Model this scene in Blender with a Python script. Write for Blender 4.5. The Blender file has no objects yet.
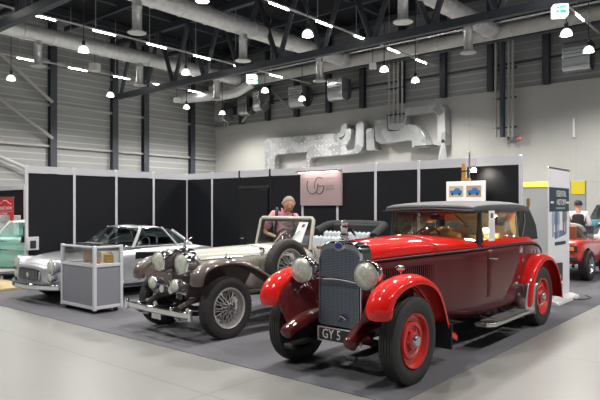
import bpy, bmesh, math, random
from math import sin, cos, pi, radians as R, sqrt, atan2
from mathutils import Vector, Matrix
random.seed(7)
SC = bpy.context.scene
COL = SC.collection

# ---------------------------------------------------------------- camera, world, exposure
# world axes follow the hall: +Y along the cars (front to back), +X towards the open aisle
cam_d = bpy.data.cameras.new('camera'); cam = bpy.data.objects.new('camera', cam_d); COL.objects.link(cam)
cam.location = (0, 0, 1.66); cam.rotation_euler = (R(90), 0, R(40.3))
cam_d.sensor_width = 36; cam_d.lens = 35.1; cam_d.shift_y = 7 / 600; cam_d.clip_end = 200
SC.camera = cam
W = bpy.data.worlds.new('world'); SC.world = W; W.use_nodes = True
W.node_tree.nodes['Background'].inputs[0].default_value = (0.93, 0.97, 1.0, 1)
W.node_tree.nodes['Background'].inputs[1].default_value = 0.30
SC.view_settings.view_transform = 'Standard'; SC.view_settings.look = 'None'
SC.view_settings.gamma = 1; SC.view_settings.exposure = 0.16; SC.view_settings.use_curve_mapping = False
PENDANT_W = 780.0
PENDANT_COL = (1.0, 0.97, 0.92)
TUBE_EMIT = 30.0

# ---------------------------------------------------------------- materials
MATS = {}
def mat(name, col=(.5, .5, .5), rough=.5, metal=0, coat=0, emit=0, emit_col=None, noise=0, nscale=8, bump=0, bscale=60, spec=.5, coat_rough=.03, rnoise=0):
    if name in MATS: return MATS[name]
    m = bpy.data.materials.new(name); m.use_nodes = True; MATS[name] = m
    nt = m.node_tree; b = nt.nodes['Principled BSDF']; L = nt.links
    b.inputs['Base Color'].default_value = (*col, 1); b.inputs['Roughness'].default_value = rough
    b.inputs['Metallic'].default_value = metal; b.inputs['Coat Weight'].default_value = coat
    b.inputs['Coat Roughness'].default_value = coat_rough; b.inputs['Specular IOR Level'].default_value = spec
    if emit:
        b.inputs['Emission Color'].default_value = (*(emit_col or col), 1); b.inputs['Emission Strength'].default_value = emit
    if noise or bump or rnoise:
        tc = nt.nodes.new('ShaderNodeTexCoord')
        n = nt.nodes.new('ShaderNodeTexNoise'); n.inputs['Scale'].default_value = nscale; n.inputs['Detail'].default_value = 5
        L.new(tc.outputs['Object'], n.inputs['Vector'])
        if noise:
            mx = nt.nodes.new('ShaderNodeMix'); mx.data_type = 'RGBA'
            mx.inputs[6].default_value = (*[c * (1 - noise) for c in col], 1); mx.inputs[7].default_value = (*[min(1, c * (1 + noise)) for c in col], 1)
            L.new(n.outputs['Fac'], mx.inputs[0]); L.new(mx.outputs[2], b.inputs['Base Color'])
        if rnoise:
            mr = nt.nodes.new('ShaderNodeMapRange'); mr.inputs[1].default_value = .35; mr.inputs[2].default_value = .65
            mr.inputs[3].default_value = rough - rnoise; mr.inputs[4].default_value = rough + rnoise
            L.new(n.outputs['Fac'], mr.inputs[0]); L.new(mr.outputs[0], b.inputs['Roughness'])
        if bump:
            n2 = nt.nodes.new('ShaderNodeTexNoise'); n2.inputs['Scale'].default_value = bscale; n2.inputs['Detail'].default_value = 4
            L.new(tc.outputs['Object'], n2.inputs['Vector'])
            bp = nt.nodes.new('ShaderNodeBump'); bp.inputs['Strength'].default_value = bump; bp.inputs['Distance'].default_value = .02
            L.new(n2.outputs['Fac'], bp.inputs['Height']); L.new(bp.outputs[0], b.inputs['Normal'])
    return m

def glass(name, tint=(.9, .95, .95), refl=.09):
    if name in MATS: return MATS[name]
    m = bpy.data.materials.new(name); m.use_nodes = True; MATS[name] = m
    nt = m.node_tree; nt.nodes.clear(); L = nt.links
    o = nt.nodes.new('ShaderNodeOutputMaterial'); t = nt.nodes.new('ShaderNodeBsdfTransparent'); g = nt.nodes.new('ShaderNodeBsdfGlossy')
    t.inputs[0].default_value = (*tint, 1); g.inputs['Roughness'].default_value = .02
    lw = nt.nodes.new('ShaderNodeFresnel'); lw.inputs[0].default_value = 1.45
    mr = nt.nodes.new('ShaderNodeMapRange'); mr.inputs[3].default_value = refl - .06; mr.inputs[4].default_value = .7
    mx = nt.nodes.new('ShaderNodeMixShader')
    L.new(lw.outputs[0], mr.inputs[0]); L.new(mr.outputs[0], mx.inputs[0]); L.new(t.outputs[0], mx.inputs[1]); L.new(g.outputs[0], mx.inputs[2]); L.new(mx.outputs[0], o.inputs[0])
    return m

def wave_mat(name, col, col2, axis, pitch, line, rough=.6, metal=0, nz=.08, coat=0, spec=.5):
    """flat colour with thin lines of col2 every `pitch` metres along an axis (object space)"""
    m = bpy.data.materials.new(name); m.use_nodes = True; MATS[name] = m
    nt = m.node_tree; b = nt.nodes['Principled BSDF']; L = nt.links
    tc = nt.nodes.new('ShaderNodeTexCoord'); sp = nt.nodes.new('ShaderNodeSeparateXYZ'); L.new(tc.outputs['Object'], sp.inputs[0])
    d = nt.nodes.new('ShaderNodeMath'); d.operation = 'DIVIDE'; d.inputs[1].default_value = pitch; L.new(sp.outputs[axis], d.inputs[0])
    f = nt.nodes.new('ShaderNodeMath'); f.operation = 'FRACT'; L.new(d.outputs[0], f.inputs[0])
    c = nt.nodes.new('ShaderNodeMath'); c.operation = 'LESS_THAN'; c.inputs[1].default_value = line; L.new(f.outputs[0], c.inputs[0])
    n = nt.nodes.new('ShaderNodeTexNoise'); n.inputs['Scale'].default_value = 1.3; n.inputs['Detail'].default_value = 6; L.new(tc.outputs['Object'], n.inputs['Vector'])
    m1 = nt.nodes.new('ShaderNodeMix'); m1.data_type = 'RGBA'
    m1.inputs[6].default_value = (*[x * (1 - nz) for x in col], 1); m1.inputs[7].default_value = (*[x * (1 + nz) for x in col], 1); L.new(n.outputs['Fac'], m1.inputs[0])
    m2 = nt.nodes.new('ShaderNodeMix'); m2.data_type = 'RGBA'; m2.inputs[7].default_value = (*col2, 1)
    L.new(c.outputs[0], m2.inputs[0]); L.new(m1.outputs[2], m2.inputs[6]); L.new(m2.outputs[2], b.inputs['Base Color'])
    b.inputs['Roughness'].default_value = rough; b.inputs['Metallic'].default_value = metal; b.inputs['Specular IOR Level'].default_value = spec
    return m

def concrete_mat(name, col, jx, jz, rough, rn, ax=('X', 'Z'), nz=.14, spec=.5, line=.012, ns=.45, dark=.8):
    m = bpy.data.materials.new(name); m.use_nodes = True; MATS[name] = m
    nt = m.node_tree; b = nt.nodes['Principled BSDF']; L = nt.links
    tc = nt.nodes.new('ShaderNodeTexCoord'); sp = nt.nodes.new('ShaderNodeSeparateXYZ'); L.new(tc.outputs['Object'], sp.inputs[0])
    def lines(a, p):
        d = nt.nodes.new('ShaderNodeMath'); d.operation = 'DIVIDE'; d.inputs[1].default_value = p; L.new(sp.outputs[a], d.inputs[0])
        f = nt.nodes.new('ShaderNodeMath'); f.operation = 'FRACT'; L.new(d.outputs[0], f.inputs[0])
        c = nt.nodes.new('ShaderNodeMath'); c.operation = 'LESS_THAN'; c.inputs[1].default_value = line / p; L.new(f.outputs[0], c.inputs[0]); return c
    a1, a2 = lines(ax[0], jx), lines(ax[1], jz)
    mx = nt.nodes.new('ShaderNodeMath'); mx.operation = 'MAXIMUM'; L.new(a1.outputs[0], mx.inputs[0]); L.new(a2.outputs[0], mx.inputs[1])
    n1 = nt.nodes.new('ShaderNodeTexNoise'); n1.inputs['Scale'].default_value = ns; n1.inputs['Detail'].default_value = 4; n1.inputs['Roughness'].default_value = .55
    n2 = nt.nodes.new('ShaderNodeTexNoise'); n2.inputs['Scale'].default_value = 14; n2.inputs['Detail'].default_value = 5
    L.new(tc.outputs['Object'], n1.inputs['Vector']); L.new(tc.outputs['Object'], n2.inputs['Vector'])
    ad = nt.nodes.new('ShaderNodeMath'); ad.operation = 'MULTIPLY_ADD'; ad.inputs[1].default_value = .3; L.new(n2.outputs['Fac'], ad.inputs[0]); L.new(n1.outputs['Fac'], ad.inputs[2])
    mr = nt.nodes.new('ShaderNodeMapRange'); mr.inputs[1].default_value = .3; mr.inputs[2].default_value = 1.0; L.new(ad.outputs[0], mr.inputs[0])
    c1 = nt.nodes.new('ShaderNodeMix'); c1.data_type = 'RGBA'
    c1.inputs[6].default_value = (*[x * (1 - nz) for x in col], 1); c1.inputs[7].default_value = (*[x * (1 + nz) for x in col], 1); L.new(mr.outputs[0], c1.inputs[0])
    c2 = nt.nodes.new('ShaderNodeMix'); c2.data_type = 'RGBA'; c2.inputs[7].default_value = (*[x * dark for x in col], 1)
    L.new(mx.outputs[0], c2.inputs[0]); L.new(c1.outputs[2], c2.inputs[6]); L.new(c2.outputs[2], b.inputs['Base Color'])
    m2 = nt.nodes.new('ShaderNodeMapRange'); m2.inputs[1].default_value = .25; m2.inputs[2].default_value = .75; m2.inputs[3].default_value = rough - rn; m2.inputs[4].default_value = rough + rn
    L.new(n1.outputs['Fac'], m2.inputs[0]); L.new(m2.outputs[0], b.inputs['Roughness']); b.inputs['Specular IOR Level'].default_value = spec
    return m

CHROME = mat('chrome', (.80, .80, .82), .06, 1)
NICKEL = mat('brushed_nickel', (.62, .63, .64), .22, 1)
ALU = mat('aluminium_profile', (.62, .62, .64), .35, .6)
BLACK = mat('black_fabric', (.018, .018, .02), .75, noise=.2, nscale=40)
BLACKP = mat('black_plastic', (.02, .02, .022), .4)
RUBBER = mat('tyre_rubber', (.022, .022, .022), .62, bump=.15, bscale=90)
DARKM = mat('dark_underbody', (.015, .015, .015), .7)
RED = mat('bright_red_paint', (.60, .006, .003), .6, coat=1, spec=.08, coat_rough=.012)
MAROON = mat('burgundy_paint', (.080, .0045, .006), .5, coat=1, spec=.12, coat_rough=.02)
WHEELRED = mat('wheel_red_paint', (.50, .016, .012), .35, coat=.6)
TAN = mat('tan_cloth', (.50, .33, .12), .8, noise=.12, nscale=6)
GLASS = glass('window_glass')
CGLASS = glass('case_glass', (.985, .99, .99), .07)
GLASSD = glass('tinted_glass', (.45, .5, .5), .12)
LENS = mat('headlamp_lens', (.52, .54, .47), .22, .2, coat=1, noise=.45, nscale=26, bump=.5, bscale=24)
CREAM = mat('cream_paint', (.43, .415, .36), .35, coat=.8)
TAUPE = mat('taupe_paint', (.080, .063, .056), .5, coat=1, spec=.2)
SILVER = mat('silver_paint', (.50, .52, .545), .34, .65, coat=1)
WHITE = mat('white_card', (.8, .8, .82), .5)

# ---------------------------------------------------------------- geometry helpers
class B:
    def __init__(s): s.v = []; s.f = []; s.m = []; s.cur = 0
    def add(s, vs, fs, M=None):
        o = len(s.v); s.v += [tuple(M @ Vector(v)) if M else tuple(v) for v in vs]
        for f in fs: s.f.append([i + o for i in f]); s.m.append(s.cur)
        return s
    def box(s, c, d, M=None):
        x, y, z = [a / 2 for a in d]; cx, cy, cz = c
        vs = [(cx + i * x, cy + j * y, cz + k * z) for i in (-1, 1) for j in (-1, 1) for k in (-1, 1)]
        return s.add(vs, [(0, 1, 3, 2), (4, 6, 7, 5), (0, 4, 5, 1), (2, 3, 7, 6), (0, 2, 6, 4), (1, 5, 7, 3)], M)
    def loft(s, rings, closed=True, cap=True, wrap=False):
        n = len(rings[0]); vs = [p for r in rings for p in r]; fs = []
        for i in range(len(rings) - (0 if wrap else 1)):
            i2 = (i + 1) % len(rings)
            for j in range(n if closed else n - 1):
                k = (j + 1) % n; fs.append((i * n + j, i * n + k, i2 * n + k, i2 * n + j))
        if cap and closed and not wrap: fs.append(tuple(range(n))[::-1]); fs.append(tuple(range((len(rings) - 1) * n, len(rings) * n)))
        return s.add(vs, fs)
    def tube(s, pts, r, n=8, closed=False, cap=True):
        pts = [Vector(p) for p in pts]; rings = []; N = len(pts); up = None
        for i, p in enumerate(pts):
            a = pts[(i - 1) % N] if (closed or i) else p; b = pts[(i + 1) % N] if (closed or i < N - 1) else p
            t = (b - a).normalized()
            if up is None: up = Vector((0, 0, 1)) if abs(t.z) < .9 else Vector((1, 0, 0))
            u = t.cross(up); u = u.normalized() if u.length > 1e-6 else t.orthogonal().normalized(); w = u.cross(t).normalized(); up = w
            rr = r[i] if isinstance(r, (list, tuple)) else r
            rings.append([p + (u * cos(2 * pi * k / n) + w * sin(2 * pi * k / n)) * rr for k in range(n)])
        return s.loft(rings, True, cap, closed)
    def lathe(s, prof, n=24, M=None, axis='Z', mod=None):
        """prof: list of (along axis, radius)"""
        rings = []
        for k in range(n):
            a = 2 * pi * k / n; r = []
            for i, (h, q) in enumerate(prof):
                if mod: q = mod(i, k, q)
                if axis == 'Z': p = (q * cos(a), q * sin(a), h)
                elif axis == 'X': p = (h, q * cos(a), q * sin(a))
                else: p = (q * cos(a), h, q * sin(a))
                r.append(tuple(M @ Vector(p)) if M else p)
            rings.append(r)
        return s.loft(rings, False, False, True)
    def plane(s, pts): return s.add(pts, [tuple(range(len(pts)))])
    def prism(s, poly, t0, t1, axis='Y', M=None):
        """extrude a 2D polygon along an axis"""
        def P(a, b, t): return {'Y': (a, t, b), 'X': (t, a, b), 'Z': (a, b, t)}[axis]
        n = len(poly); vs = [P(a, b, t0) for a, b in poly] + [P(a, b, t1) for a, b in poly]
        fs = [tuple(range(n)), tuple(range(n, 2 * n))[::-1]] + [(i, (i + 1) % n, n + (i + 1) % n, n + i) for i in range(n)]
        return s.add(vs, fs, M)
    def build(s, name, m, parent=None, bevel=0, sub=0, solid=0, smooth=True, angle=38, segs=2, loc=None, rot=None):
        me = bpy.data.meshes.new(name); me.from_pydata([tuple(v) for v in s.v], [], s.f)
        ms = m if isinstance(m, (list, tuple)) else [m]
        for x in ms: me.materials.append(x)
        if len(ms) > 1:
            for p, i in zip(me.polygons, s.m): p.material_index = i
        bm = bmesh.new(); bm.from_mesh(me)
        bmesh.ops.remove_doubles(bm, verts=bm.verts, dist=1e-5)
        bmesh.ops.recalc_face_normals(bm, faces=bm.faces); bm.to_mesh(me); bm.free()
        if smooth:
            me.shade_smooth()
            if not sub: me.set_sharp_from_angle(angle=R(angle))
        o = bpy.data.objects.new(name, me); COL.objects.link(o)
        if parent: o.parent = parent
        if loc: o.location = loc
        if rot: o.rotation_euler = rot
        if solid:
            q = o.modifiers.new('solid', 'SOLIDIFY'); q.thickness = solid; q.offset = 0
        if bevel:
            q = o.modifiers.new('bevel', 'BEVEL'); q.width = bevel; q.segments = segs; q.limit_method = 'ANGLE'; q.angle_limit = R(40); q.harden_normals = False
        if sub:
            q = o.modifiers.new('sub', 'SUBSURF'); q.levels = sub; q.render_levels = sub
        return o

def thing(name, label, cat, loc=(0, 0, 0), rz=0, group=None):
    o = bpy.data.objects.new(name, None); COL.objects.link(o); o.location = loc; o.rotation_euler = (0, 0, rz)
    o['label'] = label; o['category'] = cat
    if group: o['group'] = group
    return o
def tag(o, label, cat, group=None):
    o['label'] = label; o['category'] = cat
    if group: o['group'] = group
    return o
def struct(o): o['kind'] = 'structure'; return o
def copy_tree(o, parent=None):
    c = o.copy(); COL.objects.link(c); c.parent = parent
    for ch in list(o.children): copy_tree(ch, c)
    return c
def bx(name, c, d, m, parent=None, bevel=.004, **k): return B().box(c, d).build(name, m, parent, bevel=bevel, **k)
def spline(pts, n=6):
    """Catmull-Rom through the points (any dimension)"""
    out = []; P = [tuple(p) for p in pts]; P = [P[0]] + P + [P[-1]]
    for i in range(1, len(P) - 2):
        for k in range(n):
            t = k / n; a, b, c, d = P[i - 1], P[i], P[i + 1], P[i + 2]
            out.append(tuple(.5 * (2 * b[j] + (c[j] - a[j]) * t + (2 * a[j] - 5 * b[j] + 4 * c[j] - d[j]) * t * t + (3 * b[j] - a[j] - 3 * c[j] + d[j]) * t ** 3) for j in range(len(b))))
    out.append(P[-2]); return out
def text(body, size, m, parent, loc, rot, name='lettering', ext=.001, sx=1):
    c = bpy.data.curves.new('t', 'FONT'); c.body = body; c.size = size; c.extrude = ext; c.align_x = 'CENTER'; c.align_y = 'CENTER'; c.resolution_u = 2
    o = bpy.data.objects.new('t', c); COL.objects.link(o); dg = bpy.context.evaluated_depsgraph_get()
    me = bpy.data.meshes.new_from_object(o.evaluated_get(dg)); bpy.data.objects.remove(o); me.materials.clear(); me.materials.append(m); me.name = name
    q = bpy.data.objects.new(name, me); COL.objects.link(q); q.location = loc; q.rotation_euler = rot; q.scale = (sx, 1, 1)
    if parent: q.parent = parent
    return q
def cut(o, cutters):
    """boolean-subtract solids from a mesh and bake the result"""
    for b in cutters:
        c = b.build('cutter', DARKM, None, smooth=False); c.parent = o.parent; bpy.context.view_layer.update()
        md = o.modifiers.new('cut', 'BOOLEAN'); md.object = c; md.operation = 'DIFFERENCE'; md.solver = 'EXACT'
        dg = bpy.context.evaluated_depsgraph_get(); dg.update()
        me = bpy.data.meshes.new_from_object(o.evaluated_get(dg)); o.modifiers.clear(); me.name = o.data.name; o.data = me
        bpy.data.objects.remove(c)
    o.data.shade_smooth(); o.data.set_sharp_from_angle(angle=R(35)); return o
# ================================================================ THE HALL
XL, YB = -27.1, 23.95          # left cladding wall, rear concrete wall
M_FLOOR = concrete_mat('polished_concrete_floor', (.24, .238, .228), 4.0, 3.4, .30, .0, ('X', 'Y'), .10, line=.03, ns=.35, dark=.8)
M_WALL = concrete_mat('cast_concrete_wall', (.50, .495, .47), 2.15, 2.6, .8, .05, ('X', 'Z'), .12, line=.03, dark=.9)
M_CLAD = wave_mat('ribbed_cladding', (.31, .315, .31), (.47, .48, .47), 'Z', .32, .16, .55)
M_CARPET = concrete_mat('grey_carpet', (.118, .118, .130), 2.0, 40., .9, .04, ('Y', 'X'), .06, .2, line=.012, ns=3, dark=.9)
M_CEIL = mat('dark_ceiling', (.014, .015, .018), .9)
M_STEEL = mat('dark_steel', (.045, .052, .065), .5)
M_RAIL = mat('pale_steel_rail', (.42, .41, .38), .5)
M_DUCT = mat('galvanised_duct', (.78, .78, .78), .36, .35, noise=.25, nscale=4, bump=.5, bscale=7)
M_STUD = None

fl = struct(B().box((-12, 5, -.1), (60, 60, .2)).build('floor', M_FLOOR))
cp = struct(B().box((-9.0, 12.2, .003), (12.9, 15.9, .006)).build('floor_carpet', M_CARPET))
struct(B().box((XL - .15, 5, 5.3), (.3, 60, 10.6)).build('wall_left', M_CLAD))
struct(B().box((-12, YB + .15, 3.26), (60, .3, 6.52)).build('wall_back', M_WALL))
struct(B().box((-12, YB + .22, 8.56), (60, .28, 4.08)).build('wall_back_upper', M_CLAD))
struct(B().box((-12, 5, 10.7), (60, 60, .2)).build('ceiling', M_CEIL))
# columns, rails and braces on the walls
n = 0
def trim(b, m, **k):
    global n; n += 1
    return struct(b.build('trim_%d' % n, m, None, **k))
def hcol(b, x, y, z0, z1, w=.26):      # I-section column
    b.box((x, y, (z0 + z1) / 2), (w, .02, z1 - z0)).box((x, y - .2, (z0 + z1) / 2), (w, .02, z1 - z0)).box((x, y - .1, (z0 + z1) / 2), (.02, .2, z1 - z0)); return b
for x in (-24.7, -22.6, -20.45, -18.3, -16.2, -14.0, -11.9, -9.75, -7.5, -5.3, -3.1):
    b = B(); hcol(b, x, YB - .01, 6.5, 10.5); trim(b, M_STEEL)
for y in (4.6, 9.1, 13.6, 16.9, 18.8, 22.0):
    b = B().box((XL + .02, y, 5.2), (.03, .32, 10.4)).box((XL + .26, y, 5.2), (.03, .32, 10.4)).box((XL + .14, y, 5.2), (.24, .03, 10.4)); trim(b, M_STEEL)
for z, w in ((6.5, .12), (4.55, .1), (8.55, .16), (8.25, .08)): trim(B().box((XL + .08, 5, z), (.12, 37.8, w)), M_RAIL)
for z in (8.95,): trim(B().box((-12, YB - .06, z), (30, .1, .14)), M_RAIL)
trim(B().box((-12, YB - .05, 7.55), (30, .06, .07)), M_STEEL)
for (y0, z0, y1, z1) in ((8.8, 10.2, 13.5, 6.6), (9.3, 7.6, 13.5, 4.9), (7.6, 5.2, 13.4, 3.0)):
    trim(B().tube([(XL + .34, y0, z0), (XL + .34, y1, z1)], .085, 8), M_RAIL)
trim(B().tube([(-22.2, YB - .25, 8.2), (-20.6, YB - .25, 6.75)], .07, 8), M_RAIL)
trim(B().tube([(-24.5, YB - .25, 6.6), (-23.3, YB - .25, 7.6)], .07, 8), M_RAIL)

# roof trusses
def truss(y, x0, x1, nodes, label, th=.26):
    t = thing('roof_truss', label, 'truss', (x0, y, 7.33))
    L = x1 - x0
    b = B().box((L / 2, 0, 0), (L, .22, th)); b.build('lower_chord', M_STEEL, t, bevel=.01)
    B().box((L / 2, 0, 2.75), (L, .24, .26)).build('upper_chord', M_STEEL, t, bevel=.01)
    for i, x in enumerate(nodes):
        for s in (-1, 1):
            xe = x + s * 1.1
            if x0 - .01 <= xe <= x1 + .01:
                B().tube([(x - x0 + s * .06, 0, .1), (xe - x0 - s * .04, 0, 2.65)], .105, 6).build('web_strut', M_STEEL, t)
    return t
truss(16.9, -26.7, 2.0, [-26.4 + 2.19 * k for k in range(13)], 'dark steel roof truss farther from the cars, crossing the whole hall')
truss(7.9, -26.7, 2.0, [-26.4 + 2.19 * k for k in range(13)], 'dark steel roof truss nearest the viewer, cutting the top left corner')
# purlins under the roof
for i, x in enumerate((-25, -22, -19, -16.8, -14.2, -11.6, -8.8, -6, -3, 0)):
    trim(B().box((x, 5, 10.35), (.16, 37, .3)), M_STEEL)
for y in (11.0, 14.0, 20.0, 22.6):
    trim(B().box((-12, y, 10.1), (29, .14, .2)), M_STEEL)

# round supply ducts along the hall with drop nozzles
def duct(x, y0, y1, label, drops, r=.31):
    t = thing('ventilation_duct', label, 'duct', (x, y0, 8.56))
    rings = []; L = y1 - y0; prof = []; y = 0
    while y < L - .05:
        prof += [(y, r), (y + .02, r + .022), (y + .07, r + .022), (y + .09, r)]; y += 1.15
    prof.append((L, r)); B().lathe(prof, 20, axis='Y').build('duct_tube', M_DUCT, t)
    for yy in drops:
        q = B().lathe([(-.2, .16), (-.45, .16), (-.47, .18), (-.5, .16), (-1.12, .16), (-1.2, .17), (-1.27, .30), (-1.30, .30), (-1.28, .12), (-1.28, .001)], 20, Matrix.Translation((0, yy - y0, 0)))
        d = q.build('drop_nozzle', mat('nozzle_zinc', (.72, .72, .72), .3, .55, noise=.3, nscale=9), t)
    return t
duct(-23.1, 3.5, 22.4, 'long round silver duct nearest the left cladding wall', (11.05, 15.8, 20.5))
duct(-16.2, 3.5, 22.4, 'long round silver duct over the middle of the stand', (10.98, 15.72, 20.45))
duct(-9.1, 3.5, 22.4, 'long round silver duct on the right, above the red car', (10.9, 15.56, 20.2))
t = thing('header_duct', 'pale insulated header duct running along the top of the concrete wall', 'duct', (-26, 22.75, 8.56))
prof = []; y = 0
while y < 28: prof += [(y, .3), (y + .02, .32), (y + .06, .32), (y + .08, .3)]; y += 1.6
B().lathe(prof, 18, axis='X').build('duct_tube', mat('insulated_duct', (.70, .69, .65), .5, .1, noise=.15, nscale=3), t)
B().lathe([(0, .075), (28, .075)], 10, Matrix.Translation((0, -.5, .28)), axis='X').build('pipe', NICKEL, t)
B().lathe([(0, .06), (28, .06)], 10, Matrix.Translation((0, -.35, -.42)), axis='X').build('pipe', M_STEEL, t)
for k in range(14): B().box((1 + 2 * k, -.2, .75), (.03, .03, 1.3)).build('hanger', M_STEEL, t)
# short elbow duct in the far left corner
t = thing('branch_duct', 'curved silver branch duct hanging in the far hall corner', 'duct', (0, 0, 0))
B().tube(spline([(-26.2, 20.6, 7.7), (-24.6, 21.2, 7.75), (-23.3, 21.9, 7.85), (-22.2, 22.2, 8.3)], 5), .27, 14).build('duct_tube', M_DUCT, t)

# blower units hung on the upper wall: box with a curved snout
def blower(x, z, w, label, y=YB - .95, d=.8):
    t = thing('air_blower', label, 'blower', (x, y, z))
    poly = [(-d / 2, .5), (d / 2, .5), (d / 2, -.35), (d / 2 - .12, -.5), (0, -.62), (-d / 2 + .1, -.55), (-d / 2, -.4)]
    B().prism(poly, -w / 2, w / 2, 'X').build('housing', NICKEL, t, bevel=.03)
    for k in range(4): B().box((0, -d / 2 - .01, -.1 + .13 * k), (w * .8, .02, .02)).build('louvre', M_STEEL, t, bevel=0)
    B().box((0, d / 2 + .285, .2), (.08, .60, .5)).build('bracket', M_STEEL, t)
    return t
blower(-25.3, 7.15, .75, 'grey blower unit with rounded snout in the far left hall corner')
blower(-23.4, 7.35, .7, 'small bright blower unit beside the corner pendant lamps')
blower(-22.3, 7.45, .55, 'dark-sided blower unit left of the diagonal wall brace')
blower(-19.5, 7.35, .95, 'square grey blower unit behind a glowing pendant lamp')
blower(-17.0, 7.4, .9, 'grey blower unit above the ductwork on the concrete wall')
blower(-6.1, 7.2, .95, 'grey blower unit at the upper right of the wall')

# galvanised rectangular duct sculpture on the concrete wall
def stud_mat():
    m = mat('studded_galvanised_sheet', (.52, .53, .54), .38, .35)
    nt = m.node_tree; b = nt.nodes['Principled BSDF']; L = nt.links
    tc = nt.nodes.new('ShaderNodeTexCoord'); v = nt.nodes.new('ShaderNodeTexVoronoi'); v.inputs['Scale'].default_value = 4.2; v.inputs['Randomness'].default_value = .35
    L.new(tc.outputs['Object'], v.inputs['Vector'])
    mr = nt.nodes.new('ShaderNodeMapRange'); mr.inputs[1].default_value = .12; mr.inputs[2].default_value = .2; mr.inputs[3].default_value = 1; mr.inputs[4].default_value = 0
    L.new(v.outputs['Distance'], mr.inputs[0])
    v2 = nt.nodes.new('ShaderNodeTexVoronoi'); v2.inputs['Scale'].default_value = 2.2; L.new(tc.outputs['Object'], v2.inputs['Vector'])
    sp = nt.nodes.new('ShaderNodeSeparateColor'); L.new(v2.outputs['Color'], sp.inputs[0])
    c0 = nt.nodes.new('ShaderNodeMix'); c0.data_type = 'RGBA'; c0.inputs[6].default_value = (.33, .34, .35, 1); c0.inputs[7].default_value = (.60, .61, .62, 1); L.new(sp.outputs[0], c0.inputs[0])
    c1 = nt.nodes.new('ShaderNodeMix'); c1.data_type = 'RGBA'; c1.inputs[7].default_value = (.85, .85, .86, 1)
    L.new(mr.outputs[0], c1.inputs[0]); L.new(c0.outputs[2], c1.inputs[6]); L.new(c1.outputs[2], b.inputs['Base Color'])
    bp = nt.nodes.new('ShaderNodeBump'); bp.inputs['Strength'].default_value = .6; bp.inputs['Distance'].default_value = .03; L.new(mr.outputs[0], bp.inputs['Height']); L.new(bp.outputs[0], b.inputs['Normal'])
    return m
STUD = stud_mat()
t = thing('duct_sculpture', 'angular run of studded galvanised ductwork mounted on the concrete wall', 'ductwork', (-17, YB - .04, 5))
def dpoly(px, name, dep=.45, y=0):
    """outline read off the wall, in photo pixels, carried onto the wall plane in metres"""
    S_, C_ = sin(R(49.7)), cos(R(49.7)); P = []
    for x, z in px:
        a = (x - 300) / 585; c = (207 - z) / 585; k = (YB - .4) / (a * C_ + S_); P.append(((a * S_ - C_) * k + 17, 1.66 + c * k - 5))
    return B().prism(P, y, y - dep, 'Y').build(name, STUD, t, bevel=.02)
dpoly([(266, 172), (265.5, 142), (268, 139), (273, 138), (337, 133.5), (364, 131), (366, 133), (365.5, 148), (363, 152), (358, 154), (316, 157.5), (313, 158), (311, 160), (310.5, 169), (306, 170), (307, 156), (308.5, 152), (282, 154.5), (278, 155), (276, 157), (275.5, 171)], 'long_duct', .45)
dpoly([(339, 137), (343, 134), (344.5, 125), (347, 123.5), (350, 124), (349.5, 131), (347, 136), (343, 138.5)], 'curved_duct', .6)
dpoly([(346, 141), (349, 137), (350.5, 130.5), (353, 129), (356, 129.5), (355.5, 139), (352, 145), (347, 146)], 'curved_duct', .75)
dpoly([(357.5, 150), (358.5, 124), (361, 121.5), (364, 121.5), (366.5, 124), (366, 146), (363, 152)], 'upright_duct', .58)
dpoly([(368, 151), (367.2, 131), (369, 128.5), (376, 128), (376, 147), (377, 150)], 'upright_duct', .5)
dpoly([(378, 141), (376.5, 123), (378, 120.5), (390, 119), (389.5, 128), (391, 131.5), (400, 131.5), (405, 127), (411, 124.5), (418, 125.5), (424, 131), (428, 138), (430, 146.5), (414.5, 148), (414, 140.5), (390, 143.5), (383, 144.5)], 'wide_duct', .6)
dpoly([(390, 130), (390.5, 117), (393, 112), (399, 109.5), (437, 104.5), (443, 104.5), (446.5, 108), (447.5, 145), (439.5, 146), (438.5, 114), (436, 112.5), (412, 115.5), (408, 117), (407, 126), (399, 131)], 'hooked_duct', .5, -.04)
B().box((4.45, -.3, -.63), (.9, .7, .05)).build('flange', NICKEL, t)

# pipes down the wall
def pipes(xs, z0, z1, label, mats, r=.05):
    t = thing('wall_pipes', label, 'pipes', (xs[0], YB - (.66 if z0 > 5.4 and z0 < 6 else .45), z0))
    for i, x in enumerate(xs): B().tube([(x - xs[0], 0, 0), (x - xs[0], 0, z1 - z0)], r if mats[i] is not M_STEEL else r * 2.2, 10).build('pipe', mats[i], t)
    for z in (.4, 1.6, 2.8): B().box(((xs[-1] - xs[0]) / 2, .12 if z0 != 5.5 else .06, z), (xs[-1] - xs[0] + .2, .2, .05)).build('bracket', M_STEEL, t)
    return t
pipes([-14.35, -14.1, -13.88, -13.66], 5.5, 8.4, 'four thin pale pipes coming down over the metal ductwork', [M_RAIL] * 4, .045)
pipes([-9.4, -9.12, -8.86, -8.7], 4.5, 8.6, 'dark pipe with paler pipes beside it down the concrete wall', [M_RAIL, M_STEEL, M_RAIL, M_RAIL], .05)
pipes([-25.8, -25.5], 6.4, 8.4, 'pair of grey pipes in the far hall corner', [M_RAIL] * 2, .05)
t = thing('junction_box', 'small wall box with red lamp at the foot of the wall pipes', 'box', (-8.8, YB - .105, 4.45))
bx('case', (0, 0, 0), (.45, .2, .16), NICKEL, t); B().lathe([(0, .03), (.04, .025), (.05, .001)], 10, Matrix.Translation((.28, -.08, -.02))).build('indicator', mat('red_indicator', (1, .05, .03), .4, emit=3), t)
t = thing('wall_tube_light', 'short white tube light upright on the concrete wall at right', 'light', (-6.5, YB - .06, 4.7))
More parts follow.
